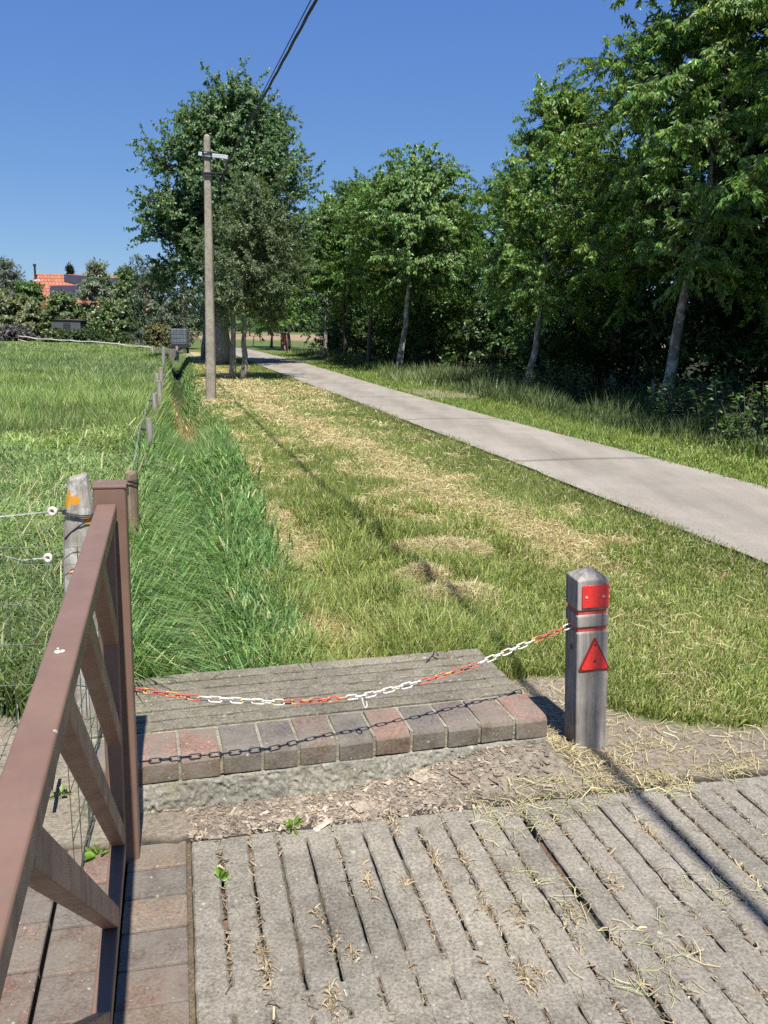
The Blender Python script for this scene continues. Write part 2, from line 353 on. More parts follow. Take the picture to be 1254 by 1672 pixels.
def gz(x, y):
    x = np.asarray(x, float); y = np.asarray(y, float)
    l, r = xDL(y), xDR(y); t = np.clip((x - l) / np.maximum(r - l, 0.2), -0.12, 1.12)
    hu, hv = hframe(x, y); su, sv = sframe(x, y)
    prof = np.clip(1 - np.abs(t - 0.5) / 0.62, 0, 1); prof = prof * prof * (3 - 2 * prof)
    near = sstep(HDEP - 0.12, HDEP + 0.1, hv)
    far = 1 - sstep(52, 56, y)
    deep = 0.42 + 0.65 * sstep(14, 24, y)
    z = -deep * prof * near * far
    z = z + 0.06 * (fbm(x, y, 1.7, 3) - 0.5) * sstep(0.5, 1.5, sv) + 0.25 * (fbm(x, y, 14, 5) - 0.5) * sstep(16, 40, y) * (x < l)
    # soil heaped against the right end of the headwall
    z = z + 0.085 * np.exp(-((hu + 0.22) / 0.33) ** 2 - ((hv + 0.02) / 0.3) ** 2) * (sv > 0) * sstep(0, 0.15, sv)
    z = z + 0.022 * np.exp(-(np.minimum(hv + .04, 0) / 0.10) ** 2) * (hv < .02) * sstep(-1.0, -.5, hu) * (hu < 0) * (.5 + fbm(x, y, .2, 9)) * (sv > .03)
    z = z + 0.012 * (fbm(x, y, 0.25, 8) - 0.5)
    z = np.where((sv < -0.03) & (su > -2.3), -0.06, z)
    z = np.where((hv > 0.02) & (hv < HDEP - 0.02) & (hu < -0.03) & (hu > -1.95), -0.02, z)
    # bank falls a touch to the road
    return z
def straw(x, y):
    """how much dry mown straw lies on the verge, 0..1"""
    d = xRL(y) - x
    wob = 0.5 * (fbm(x, y, 2.5, 21) - 0.5)
    band = np.exp(-((d - 1.5 - wob - 0.07 * np.clip(y - 7, -2, 12)) / (0.30 + 0.012 * y)) ** 2) * sstep(5.2, 7.0, y)
    e = x - xDR(y)
    edge = np.exp(-((e - 0.30 + wob * 0.5) / 0.24) ** 2)
    nz = fbm(x, y, 0.55, 31, 4); nb = fbm(x, y, 2.0, 41, 3)
    s = 0.75 * band * sstep(0.25, 0.55, nz + 0.1) + 0.8 * edge * sstep(0.44, 0.6, nz + 0.05) * sstep(.35, .5, nb + .05) + 0.75 * sstep(0.54, 0.70, nz) * sstep(0.38, 0.58, nb + 0.05)
    s = s * np.where(d < 0.55, 0.25, 1)
    s = s * (1 - .65 * sstep(.75, 1.2, x) * sstep(7.2, 6.2, y))
    s = np.maximum(s, 0.32 * np.exp(-((y - 26) / 4.5) ** 2) * (x > -5) * (x < -1.5))
    return np.clip(s, 0, 1)
def soil(x, y):
    """bare trodden soil round the bollard and before the headwall"""
    su, sv = sframe(x, y); hu, hv = hframe(x, y)
    edge = 0.42 + 0.25 * (fbm(x, y, 0.5, 51) - 0.5) + 0.55 * np.exp(-((su - 1.75) / 0.45) ** 2)
    a = sstep(edge + 0.08, edge - 0.08, sv) * (su > 1.4)
    b = (hv < 0.05) * (su <= 1.42)
    c = ((hu > -0.03) & (hu < 0.45 + 0.3 * (fbm(x, y, 0.4, 52) - 0.5)) & (hv < 0.85)) * 1.0
    d = (x < -1.0) * sstep(3.9, 3.5, y - 0.3 * (fbm(x, y, .6, 53) - .5) + 0.2 * x + .2)
    return np.clip(np.maximum.reduce([a, b * 1.0, c, d]), 0, 1)

# ---- the ground, one sheet out to the horizon
def axis_pts(segs):
    o = []
    for a, b, st in segs: o += list(np.arange(a, b, st))
    return np.array(sorted(set(np.round(o, 4))))
gx = axis_pts([(-900, -150, 75), (-150, -40, 8), (-40, -16, 1.2), (-16, -7, 0.28), (-7, -3, 0.14), (-3, 3.2, 0.055), (3.2, 9, 0.2), (9, 30, 1.0), (30, 150, 10), (150, 1000, 85)])
gy = axis_pts([(-60, -4, 8), (-4, 1, 0.5), (1, 7, 0.055), (7, 14, 0.14), (14, 30, 0.3), (30, 60, 0.7), (60, 130, 3), (130, 400, 18), (400, 2000, 100)])
X, Y = np.meshgrid(gx, gy); Z = gz(X, Y); nx, ny = len(gx), len(gy)
l, r, rl, rr = xDL(Y), xDR(Y), xRL(Y), xRR(Y)
mixv = lambda a, b, t: a * (1 - t[..., None]) + np.array(b) * t[..., None]
col = np.zeros(X.shape + (3,)); col[:] = (0.075, 0.12, 0.035)
inv = (X > r) & (X < rl + 0.1)
col = np.where(inv[..., None], np.array([0.12, 0.145, 0.045]), col)
st = straw(X, Y) * inv * (Y < 60)
col = mixv(col, (0.42, 0.345, 0.18), np.clip(st * 1.1, 0, 1))
rv = (X > rr - 0.1) & (Y < 70)
col = np.where(rv[..., None], np.array([0.11, 0.15, 0.04]), col)
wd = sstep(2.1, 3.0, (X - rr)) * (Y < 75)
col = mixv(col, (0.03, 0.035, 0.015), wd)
farf = sstep(62, 80, Y); col = mixv(col, (0.10, 0.13, 0.04), farf * (X > -60))
bandf = farf * sstep(105, 125, Y) * sstep(210, 190, Y); col = mixv(col, (0.33, 0.22, 0.15), bandf * 0.8)
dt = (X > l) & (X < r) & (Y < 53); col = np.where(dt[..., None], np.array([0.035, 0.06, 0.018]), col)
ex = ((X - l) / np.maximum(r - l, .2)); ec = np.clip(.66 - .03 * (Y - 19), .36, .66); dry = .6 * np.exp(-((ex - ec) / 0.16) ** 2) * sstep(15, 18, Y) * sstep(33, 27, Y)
col = mixv(col, (0.03, 0.028, 0.018), np.exp(-((ex - np.clip(.82 - .03 * (Y - 19), .5, .82)) / .14) ** 2) * sstep(17, 21, Y) * dt)  # tree shade and depth of the far ditch painted into its mud colour
col = mixv(col, (0.36, 0.29, 0.14), np.clip(dry * 1.1, 0, 1))
so_ = soil(X, Y) * (Y < 8); col = mixv(col, (0.25, 0.21, 0.16), so_)
lefts = (X < -1.0) & (so_ > .5); col = np.where(lefts[..., None], np.array([0.27, 0.235, 0.18]), col)
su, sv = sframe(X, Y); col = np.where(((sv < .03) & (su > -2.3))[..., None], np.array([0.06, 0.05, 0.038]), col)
ii = np.arange(nx * ny).reshape(ny, nx)
quads = np.stack([ii[:-1, :-1], ii[:-1, 1:], ii[1:, 1:], ii[1:, :-1]], -1).reshape(-1, 4)
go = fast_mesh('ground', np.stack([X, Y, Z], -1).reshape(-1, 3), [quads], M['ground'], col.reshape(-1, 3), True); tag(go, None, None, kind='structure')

# ---- road and paths as sheets just above the ground
def strip(name, a, b, z, mat, nacross=6, jit=0.05):
    V = []; k = len(a)
    for i in range(k):
        for j in range(nacross + 1):
            p = a[i] + (b[i] - a[i]) * j / nacross
            if j in (0, nacross): p = p + np.array([(fbm(p[0], p[1], 0.4, 77) - .5) * 2 * jit, 0])
            V.append((p[0], p[1], z + float(gz(p[0], p[1])) * 0 + 0.012 * sin(pi * j / nacross)))
    V = np.array(V); tcol = np.tile([1 - .20 * math.exp(-((j / nacross - .42) / .17) ** 2) - .05 * math.exp(-((j / nacross - .8) / .12) ** 2) for j in range(nacross + 1)], k)[:, None] * np.ones((1, 3)); I = np.arange(k * (nacross + 1)).reshape(k, nacross + 1)
    q = np.stack([I[:-1, :-1], I[:-1, 1:], I[1:, 1:], I[1:, :-1]], -1).reshape(-1, 4)
    o = fast_mesh(name, V, [q], mat, tcol, True); tag(o, None, None, kind='structure'); return o
ys = np.concatenate([np.arange(2, 20, 0.12), np.arange(20, 72, 0.5)])
ra = np.stack([xRL(ys), ys], 1); rb = np.stack([xRR(ys), ys], 1)
strip('road', ra, rb, 0.035, M['road'], 14)
# gravel entrance opening to the right, and the side lane further on
def poly_path(name, pix0, pix1, z):
    a = np.array([at(*p)[:2] for p in pix0]); b = np.array([at(*p)[:2] for p in pix1])
    t = np.linspace(0, 1, 30); s = np.linspace(0, 1, len(a))
    A = np.stack([np.interp(t, s, a[:, k]) for k in (0, 1)], 1); B = np.stack([np.interp(t, s, b[:, k]) for k in (0, 1)], 1)
    return strip(name, A, B, 0.008, M['gravel'], 6, 0.6)
poly_path('path', [(640, 634), (700, 637), (780, 640), (900, 638)], [(705, 651), (740, 650), (810, 652), (930, 648)], 0)
poly_path('path', [(430, 577), (470, 583), (520, 586)], [(470, 590), (505, 592), (560, 591)], 0)

# ------------------------------------------------------------------ slatted concrete pavement and brick edge
def ax2(U, V): return np.array([[U[0], U[1], 0], [V[0], V[1], 0], [0, 0, 1.0]])
SA = ax2(SU, SV)
def sp(u, v, z): return np.array([S0[0] + SU[0] * u + SV[0] * v, S0[1] + SU[1] * u + SV[1] * v, z])
rng = np.random.default_rng(3)
mb = MB(); pitch = 0.108
row_v = [(-0.02, -0.78), (-0.80, -1.56), (-1.58, -2.4), (-2.42, -3.2)]
k = 0; u = 0.0
while u < 4.3:
    panel = k // 12
    for (v0, v1) in [(-0.02, -3.2)]:
        br = 0.80 + 0.16 * rng.random(); br = 0.86 + 0.12 * noise(k * .7, v0, 1, 4)
        tone = 0.92 + 0.16 * hash2(np.array(panel), np.array(int(-v0 * 10)), 3); mb.cur = (br * tone, br * tone * 0.99, br * tone * 0.97)
        dz = 0.004 * (rng.random() - .5); wd_ = pitch / 2 - rng.uniform(0.0025, 0.0065)
        vc = (v0 + v1) / 2
        worn_beam(mb, sp(u + pitch / 2, 0, dz), SA[0], SA[1], wd_, v0, v1, .08, k * 3.7 + 1)
        # solid cross bands at the slab ends, low enough to stay clear of the beams' faces
        offv = .16 * (hash2(np.array(panel), np.array(5), 8) - .5)
        for ve, hw in ((-.045, 0.022 + .03 * rng.random()), (-.80 + offv + .05 * rng.normal(), 0.05), (-1.0 + offv, .04), (-1.75 + offv, .05), (-2.5 + offv, .05)):
            mb.box(sp(u + pitch, ve, -0.0418), (0.013, hw, 0.04), SA)
        vq = v0 - .06
        while vq > v1 + .1:                      # earth packed into stretches of the slot
            Lq = rng.uniform(.03, .14)
            if rng.random() < .55: mb.cur = (.42 * rng.uniform(.7, 1.3), .36, .28); mb.box(sp(u + pitch, vq - Lq / 2, -.05 - rng.uniform(0, .008)), (.0128, Lq / 2, .04), SA)
            vq -= Lq + .01
        mb.cur = (br * tone, br * tone * 0.99, br * tone * 0.97)
    k += 1; u += pitch + (0.016 if k % 12 == 0 else 0)
mb.cur = (.5, .42, .32); mb.box(sp(-.006, -1.5, -.052), (.008, 1.5, .04), SA)
pv = mb.build('pavement', M['concrete']); tag(pv, None, None, kind='structure')
brick_cols = [(0.26, 0.155, 0.12), (0.225, 0.15, 0.12), (0.18, 0.15, 0.13), (0.26, 0.20, 0.15), (0.21, 0.16, 0.13), (0.17, 0.155, 0.14)]
mb = MB()
uu = -0.224
for colm in range(9):
    v = 0.17 - 0.03 * rng.random() if colm == 0 else 0.10 - 0.1 * rng.random(); wcol = 0.215
    while v > -2.9:
        L = rng.uniform(0.15, 0.17) if colm == 0 else rng.uniform(0.2, 0.225)
        b = brick_cols[rng.integers(6)] if colm else brick_cols[[3, 1, 2, 3, 5][int(v * 7) % 5]]; f_ = rng.uniform(.9, 1.15); mb.cur = tuple(x * f_ for x in b)
        c_ = sp(uu + wcol / 2, v - L / 2, -0.042 + rng.uniform(-.005, .004)); tl = np.array([[1, 0, rng.uniform(-.015, .015)], [0, 1, rng.uniform(-.015, .015)], [0, 0, 1]])
        mb.box(c_, (wcol / 2 - 0.004, L / 2 - 0.003, 0.04), SA)
        v -= L
    uu -= wcol + 0.004
bp = mb.build('brick_paving', M['brick'], bevel=0.008, seg=2); tag(bp, None, None, kind='structure')

# ------------------------------------------------------------------ culvert headwall
HA = ax2(HU, HV)
def hp(u, v, z): return np.array([H0[0] + HU[0] * u + HV[0] * v, H0[1] + HU[1] * u + HV[1] * v, z])
hw = empty('culvert_headwall', hp(-1.2, .4, 0), 'low concrete culvert headwall topped by old bricks and a slatted slab below the chain', 'headwall')
inv_hw = Matrix.Translation(-hw.location)
def local(o, root): o.matrix_parent_inverse = Matrix.Translation(root.location).inverted(); return o
LEN = 2.0; BD = 0.235
mb = MB()
# rough mortar base: a bumpy front, sticking out a little at the foot
nu = 420; prof = [(0.012, HT - 0.103)] + [(-.006 - .03 * t_, HT - .106 - .13 * t_) for t_ in np.linspace(0, 1, 24)] + [(-.05, -.05)]
vs = []; fs = []
for i in range(nu + 1):
    uq = -LEN + (LEN - 0.012) * i / nu
    for j, (v_, z_) in enumerate(prof):
        kx = float(0.030 * (fbm(uq, z_, 0.05, 5, 5) - .5) + .020 * max(0, noise(uq, z_, .016, 15) - .6) + .008 * (noise(uq, z_, .014, 6) - .5)) if 0 < j else 0
        vs.append(hp(uq, v_ - kx, z_ + float(0.01 * (fbm(uq, z_, .04, 9, 2) - .5))))
m_ = len(prof)
fs = [(i * m_ + j, i * m_ + j + 1, (i + 1) * m_ + j + 1, (i + 1) * m_ + j) for i in range(nu) for j in range(m_ - 1)]
e0 = len(vs); vs += [hp(-0.012, HDEP - .02, HT - .1), hp(-0.012, HDEP - .02, -.1)]
fs.append((nu * m_ + m_ - 1, e0 + 1, e0, nu * m_)); mb.cur = (1, 1, 1); mb.add(vs, fs)
local(mb.build('mortar_base', M['mortar'], hw, smooth=True), hw)
mb = MB(); uq = 0.0; bi = 0
seq = [0, 1, 4, 5, 0, 2, 1, 5, 2, 0, 0, 4, 1, 3, 2, 0, 1]
wid = [0.165, 0.165, 0.155, 0.16, 0.165, 0.16, 0.165, 0.15, 0.165, 0.165, 0.16, 0.165, 0.165, 0.16, 0.165, 0.165, .16]
hb = {0: (0.32, 0.19, 0.145), 1: (0.24, 0.18, 0.145), 2: (0.165, 0.152, 0.135), 3: (0.21, 0.165, .13), 4: (0.20, 0.165, 0.145), 5: (0.175, 0.16, 0.142)}
while uq > -LEN + 0.17:
    wq = wid[bi % 17]; b = hb[seq[bi % 17]]; mb.cur = b
    c_ = hp(uq - wq / 2, BD / 2, HT - 0.05 + rng.uniform(-.003, .003))
    # a worn brick: top slopes to a rounded nose at the front
    hwid = wq / 2 - 0.007; P_ = []
    for s_ in (-hwid, hwid):
        for (v_, z_) in ((0.0, -.05), (0.002, 0.022), (0.016, 0.040), (0.05, 0.048), (BD, 0.05), (BD, -0.05)):
            v_ += rng.normal(0, .0022); z_ += rng.normal(0, .0025)
            P_.append(c_ + SA[0] * 0 + HA[0] * s_ + HA[1] * (v_ - BD / 2) + np.array([0, 0, z_]))
    moss_c = tuple(x * .35 + y * .65 for x, y in zip(b, (.125, .105, .07)))
    mb.add(P_, [(0, 1, 7, 6), (1, 2, 8, 7), (2, 3, 9, 8), (3, 4, 10, 9), (4, 5, 11, 10), (5, 0, 6, 11), (0, 5, 4, 3, 2, 1), (6, 7, 8, 9, 10, 11)])
    for k_ in (-12, -11, -6, -5): mb.c[k_] = moss_c
    uq -= wq; bi += 1
local(mb.build('brick_row', M['brick'], hw, bevel=0.004), hw)
mb = MB(); mb.cur = (1.15, 1.13, 1.05); uq = 0.0
for bi in range(16):
    uq -= wid[bi % 17]; mb.box(hp(uq, BD / 2 + .004, HT - 0.054), (0.0068, BD / 2 - rng.uniform(.006, .014), 0.05 - rng.uniform(0, .006)), HA)
mb.box(hp(-LEN / 2, BD + .012, HT - .058), (LEN / 2 - .02, 0.0135, .05), HA)
local(mb.build('mortar_joints', M['mortar'], hw), hw)
mb = MB(); nb = 6; bw = (HDEP - BD - 0.03) / nb
segs = [(-0.005, -2.0)]
for (a, b_) in segs:
    for j in range(nb):
        t_ = rng.uniform(.9, 1.05); mb.cur = (t_, t_, t_ * .98)
        worn_beam(mb, hp(0, BD + .028 + bw * (j + .5), HT + rng.uniform(-.0035, .001)), HA[1], HA[0], bw / 2 - .008 - .004 * rng.random(), a, b_, .1, j * 5.1 + 70, .018)
        mb.cur = (.8, .8, .78)
        for ue in (a - .07, -.93 + .06 * rng.normal(), b_ + .05):
            if j: mb.box(hp(ue, BD + .028 + bw * j, HT - .0525), (0.045, 0.0128, 0.05), HA)
local(mb.build('slatted_slab', M['concrete_dark'], hw), hw)
mb = MB(); mb.cur = (.75, .75, .75); mb.box(hp(-LEN / 2 - .02, HDEP / 2 + .03, 0.02), (LEN / 2 - .03, HDEP / 2 - .05, HT - .14 - .001), HA)
local(mb.build('core', M['concrete_dark'], hw), hw)
mb = MB()
mb.tube([hp(-.28, HDEP - .07, HT - .01), hp(-.27, HDEP - .075, HT + .03), hp(-.25, HDEP - .08, HT + .005)], .004, 6)
local(mb.build('lifting_loop', M['steel_dark'], hw), hw); mb = MB()
mb.tube([hp(-.34, HDEP - .15, HT + .0), hp(-.30, HDEP - .12, HT + .02), hp(-.27, HDEP - .12, HT + .0)], .004, 6)
local(mb.build('lifting_loop', M['steel_dark'], hw), hw)

# ------------------------------------------------------------------ bollard
bf = at(940, 1222, 0.02); bs = 0.148
ba = radians(9); BU = np.array([cos(ba), sin(ba)]); BV = np.array([-sin(ba), cos(ba)])
bc = bf[:2] + BU * bs / 2 + BV * bs / 2
gzb = 0.0
boll = empty('bollard', (bc[0], bc[1], gzb), 'square weathered grey wooden bollard with red reflectors and red painted grooves', 'bollard')
boll.rotation_euler = (radians(-0.5), radians(-3.0), ba)
h = bs / 2; BH = 0.825
mb = MB()
zs = [(-.15, h), (.005, h), (BH - .245, h), (BH - .240, h - .008), (BH - .222, h - .008), (BH - .217, h), (BH - .165, h), (BH - .160, h - .008), (BH - .142, h - .008), (BH - .137, h), (BH, h)]
vs = []; fs = []
for z_, r_ in zs: vs += [(-r_, -r_, z_), (r_, -r_, z_), (r_, r_, z_), (-r_, r_, z_)]
for i in range(len(zs) - 1):
    if i in (3, 7): continue
    fs += [(i * 4 + k, i * 4 + (k + 1) % 4, i * 4 + 4 + (k + 1) % 4, i * 4 + 4 + k) for k in range(4)]
vs.append((0, 0, BH + .045)); ap = len(vs) - 1; t4 = (len(zs) - 1) * 4
fs += [(t4 + k, t4 + (k + 1) % 4, ap) for k in range(4)] + [(3, 2, 1, 0)]
mb.add(vs, fs); mb.build('post', M['bollard'], boll, bevel=0.004)
for z_ in (BH - .231, BH - .151):
    mb = MB(); mb.add([(sx * (h - .0078), sy * (h - .0078), z_ + dz_) for dz_ in (-.0095, .0095) for sx, sy in ((-1, -1), (1, -1), (1, 1), (-1, 1))],
                      [(k, (k + 1) % 4, 4 + (k + 1) % 4, 4 + k) for k in range(4)])
    mb.build('painted_groove', M['red_paint'], boll)
def reflector(outline, y0, y1, name, mat, shrink=None):
    mb = MB(); n_ = len(outline)
    mb.add([(x, y0, z) for x, z in outline] + [(x, y1, z) for x, z in outline],
           [tuple(range(n_)), tuple(range(n_, 2 * n_))[::-1]] + [(i, n_ + i, n_ + (i + 1) % n_, (i + 1) % n_) for i in range(n_)])
    return mb.build(name, mat, boll, bevel=0.0015)
def rounded(pts, r, seg=4):
    o = []; n_ = len(pts)
    for i in range(n_):
        p, a, b = np.array(pts[i]), np.array(pts[i - 1]), np.array(pts[(i + 1) % n_])
        da = (a - p) / np.linalg.norm(a - p); db = (b - p) / np.linalg.norm(b - p)
        for k in range(seg + 1):
            t = k / seg; o.append(tuple((p + da * r) * (1 - t) ** 2 + 2 * t * (1 - t) * p + (p + db * r) * t * t))
    return o
rec = rounded([(-h + .02, BH - .125), (h - .004, BH - .125), (h - .004, BH - .022), (-h + .02, BH - .022)], .006)
ro = reflector(rec, -h - .006, -h - .0005, 'rectangular_reflector', M['red_ref'])
for sx in (-.035, .045):
    mb = MB(); mb.tube([(sx, -h - .0085, BH - .075), (sx, -h - .005, BH - .075)], .006, 10); o = mb.build('screw', M['galv'], ro); 
tri = rounded([(-h + .004, BH - .425), (h + .010, BH - .425), (.008, BH - .262)], .016)
tr = reflector(tri, -h - .006, -h - .0005, 'triangular_reflector', M['red_dark'])
tri2 = rounded([(-h + .016, BH - .418), (h - .002, BH - .418), (.008, BH - .280)], .014)
mb = MB(); n_ = len(tri2); mb.add([(x, -h - .0085, z) for x, z in tri2] + [(x, -h - .0055, z) for x, z in tri2], [tuple(range(n_))] + [(i, n_ + i, n_ + (i + 1) % n_, (i + 1) % n_) for i in range(n_)])
mb.build('lens', M['red_ref'], tr)
for z_ in (BH - .30, BH - .378):
    mb = MB(); mb.tube([(.008, -h - .0115, z_), (.008, -h - .008, z_)], .005, 10); mb.build('screw', M['steel_dark'], tr)
mb = MB(); mb.tube([(-h - .004, -.01, BH - .33), (-h + .01, -.01, BH - .33)], .012, 10); mb.build('chain_eye', M['steel_dark'], boll)

# ------------------------------------------------------------------ gate and its post
P0 = at(206, 1398, .06); gd = ray(277, 530); gd = np.array([gd[0], gd[1], 0]); gd /= np.linalg.norm(gd); gn = np.array([gd[1], -gd[0], 0])
GA = np.array([gd, gn, [0, 0, 1.0]])
def gp(s, t, z): return P0 * np.array([1, 1, 0]) + gd * s + gn * (t + .012 * z) + np.array([0, 0, z + (.0235 * s + .037) * min(1, z / .6)])
gate = empty('metal_gate', gp(-1.4, -.03, 0), 'brown painted metal gate with slanting bars running along the left edge', 'gate')
TH_ = 0.052
def gbar(name, s0, z0, s1, z1, w_, tt=TH_, toff=0.0):
    a = gp(s0, -tt / 2 - toff, z0); b = gp(s1, -tt / 2 - toff, z1); d = b - a; L = np.linalg.norm(d); d /= L
    up = np.cross(d, gn); up /= np.linalg.norm(up); mb = MB(); mb.box((a + b) / 2, (L / 2, tt / 2, w_ / 2), np.array([d, gn, up]))
    return local(mb.build(name, M['gate'], gate, bevel=0.006, seg=3), gate)
TOPZ = 1.285
gbar('top_rail', -3.2, TOPZ - .025, 0.03, TOPZ - .025, 0.05, 0.062, -0.006)
q_ = gp(-1.22, -.03, TOPZ + .001); mb = MB(); mb.box((0, 0, 0), (1, 1, 1)); mb = MB()
for k_, (a_, b_, r_) in enumerate(((0, 0, .0065), (.007, .004, .0045), (-.006, .016, .002))): mb.tube([(q_[0] + a_, q_[1] + b_, q_[2]), (q_[0] + a_, q_[1] + b_, q_[2] + .0022)], r_, 9)
M['dropping'] = plain('dried white speck', (.7, .68, .6), .9, .1); local(mb.build('bird_dropping', M['dropping'], gate), gate)
gbar('bottom_rail', -3.2, .09, -.026, .09, .05)
gbar('stile', 0.0, .066, 0.0, TOPZ - .051, .05)
zt, zb = TOPZ - .052, .117; sl_ = tan(radians(40))
for s_top in np.arange(-0.43, -3.6, -0.42):
    a0, a1 = s_top - .05, zt; b0 = a0 + (zt - zb) / sl_; b1 = zb
    if b0 > -.026: b1 = zt - (-.026 - a0) * sl_; b0 = -.026
    gbar('bar', a0, a1, b0, b1, .06, .048)
post = empty('gate_post', gp(.115, -.012, 0), 'brown painted square metal gate post with flat cap', 'gate post')
mb = MB(); mb.box(gp(.115, -.010, .0) + np.array([0, 0, .635]), (.052, .052, .735), GA); local(mb.build('shaft', M['gate'], post, bevel=.008, seg=3), post)
mb = MB(); mb.box(gp(.115, -.010, .0) + np.array([0, 0, 1.372]), (.0545, .0545, .0055), GA); local(mb.build('cap', M['gate'], post, bevel=.003), post)
post.rotation_euler = (0, radians(.35), 0)

# ------------------------------------------------------------------ plastic chain with copies of one link
A_ = gp(.165, .02, 0); 
cA = atY(222, 1126, A_[1] + .02); cB = atY(930, 1022, bc[1] - .01)
def catenary(pxs):
    return pxs
ctrl = [(222, 1126), (330, 1141), (450, 1147), (520, 1144), (597, 1136), (690, 1113), (770, 1088), (850, 1055), (930, 1022)]
cy0, cy1 = cA[1], cB[1]
pts = np.array([atY(px, py, cy0 + (cy1 - cy0) * k / 8) for k, (px, py) in enumerate(ctrl)])
tt_ = np.linspace(0, 8, 400); dense = np.stack([np.interp(tt_, np.arange(9), pts[:, k]) for k in range(3)], 1)
for _ in range(60): dense[1:-1] = (dense[:-2] + dense[2:] + 2 * dense[1:-1]) / 4
dl = np.concatenate([[0], np.cumsum(np.linalg.norm(np.diff(dense, axis=0), axis=1))])
chain = empty('barrier_chain', cA, 'sagging red and white plastic barrier chain between gate post and wooden bollard', 'chain')
def link_mesh(name, mat, L=0.051, W=0.0215, r=0.0031):
    V = []; Fc = []; n1, n2 = 20, 6
    for i in range(n1):
        q = 2 * pi * i / n1; a = (L - W) / 2
        cx = (a if cos(q) >= 0 else -a) + W / 2 * cos(q); cyy = W / 2 * sin(q); nx_, ny_ = cos(q), sin(q)
        for j in range(n2):
            p = 2 * pi * j / n2; V.append((cx + nx_ * r * cos(p), cyy + ny_ * r * cos(p), r * sin(p)))
    for i in range(n1):
        for j in range(n2): Fc.append((i * n2 + j, ((i + 1) % n1) * n2 + j, ((i + 1) % n1) * n2 + (j + 1) % n2, i * n2 + (j + 1) % n2))
    mb = MB(); mb.add(V, Fc); return mb.build(name, mat, chain, smooth=True)
lr = link_mesh('link', M['chain_red']); lw = link_mesh('link', M['chain_white'])
pitch_c = 0.0415; N = int(dl[-1] / pitch_c); bounds = [(0, 328, 'r'), (328, 455, 'w'), (455, 572, 'r'), (572, 683, 'w'), (683, 780, 'r'), (780, 868, 'w'), (868, 925, 'r'), (925, 999, 'w')]
def project_x(p):
    q = p - np.array([0, 0, EYE]); z = q @ FWD; u0 = F * q[0] / z; v0 = -F * (q @ UPV) / z; return 627 + u0 * cos(ROLL) - v0 * sin(ROLL)
first = {'r': True, 'w': True}
def put_link(p, d, twist):
    px = project_x(p); c_ = [c for a, b, c in bounds if a <= px < b] or ['w']; c_ = c_[0]
    src = lr if c_ == 'r' else lw
    if first[c_]: o = src; first[c_] = False
    else: o = src.copy(); COL.objects.link(o)
    Xa = Vector(d).normalized(); Za = Vector((0, 0, 1)); Ya = Za.cross(Xa).normalized(); Za = Xa.cross(Ya)
    R = Matrix((Xa, Ya, Za)).transposed().to_4x4() @ Matrix.Rotation(twist, 4, 'X')
    o.parent = chain; o.matrix_parent_inverse = Matrix(); o.matrix_basis = Matrix.Translation(Vector(p) - chain.location) @ R
for i in range(N + 1):
    s_ = min(i * pitch_c + .01, dl[-1]); j = min(np.searchsorted(dl, s_), len(dl) - 2)
    p = np.array([np.interp(s_, dl, dense[:, k]) for k in range(3)]); put_link(p, dense[min(j + 4, 399)] - dense[max(j - 4, 0)], (pi / 4 if i % 2 else -pi / 4) + random.uniform(-.25, .25))
jj = np.argmin(np.abs(np.array([project_x(q) for q in dense]) - 597)); put_link(dense[jj] + np.array([-.004, -.006, -.026]), (.25, .0, -1), .6)

# ------------------------------------------------------------------ fence posts by the ditch, wires, netting
rngp = np.random.default_rng(12)
def round_post(name, base, top, r, mat, label, cat, group, rot=False, seed=0):
    base = np.asarray(base); top = np.asarray(top)
    o = empty(name, base, label, cat, group); mb = MB(); n_ = 14; m_ = 12; vs = []
    for i in range(m_):
        t = i / (m_ - 1); c_ = (top - base) * t
        for k in range(n_):
            q = 2 * pi * k / n_; rr_ = r * (1 + .10 * (noise(q * 3 + seed, t * 3, 1, 5) - .5) + .06 * sin(3 * q + seed)) * (1.06 - .1 * t)
            if rot and t > .72: rr_ *= 1 - .45 * ((t - .72) / .28) ** 1.6 * (0.7 + .6 * noise(q * 2, 7 + seed, 1, 3))
            zz = 0.0
            if i == m_ - 1: zz = .03 * (noise(q * 2 + seed, 3, 1, 9) - .5)
            vs.append((c_[0] + rr_ * cos(q), c_[1] + rr_ * sin(q), c_[2] + zz))
    fs = [(i * n_ + k, i * n_ + (k + 1) % n_, (i + 1) * n_ + (k + 1) % n_, (i + 1) * n_ + k) for i in range(m_ - 1) for k in range(n_)]
    fs.append(tuple((m_ - 1) * n_ + k for k in range(n_))); mb.add(vs, fs); mb.build('shaft', mat, o, bevel=0)
    return o
FG = 'posts of the electric fence along the ditch'
posts = [((218, 935), (214, 772), .049, 'wood_brown', 'brown round fence post with black ties, just behind the gate post'),
         ((249, 760), (243, 683), .045, 'wood', 'tallest leaning grey fence post with a dark insulator, second along the ditch'),
         ((254, 692), (252, 642), .055, 'wood', 'grey fence post beside the ditch, third from the gate'),
         ((262, 672), (260, 622), .055, 'wood', 'pale split fence post at the ditch, fourth from the gate'),
         ((258, 634), (256, 610), .06, 'wood', 'short dark capped fence post in the field grass, fifth from the gate'),
         ((263, 640), (263, 600), .06, 'wood', 'slim pale fence post over the ditch, sixth from the gate'),
         ((266, 604), (267, 566), .07, 'wood', 'far pale fence post near the water tank')]
tops = []
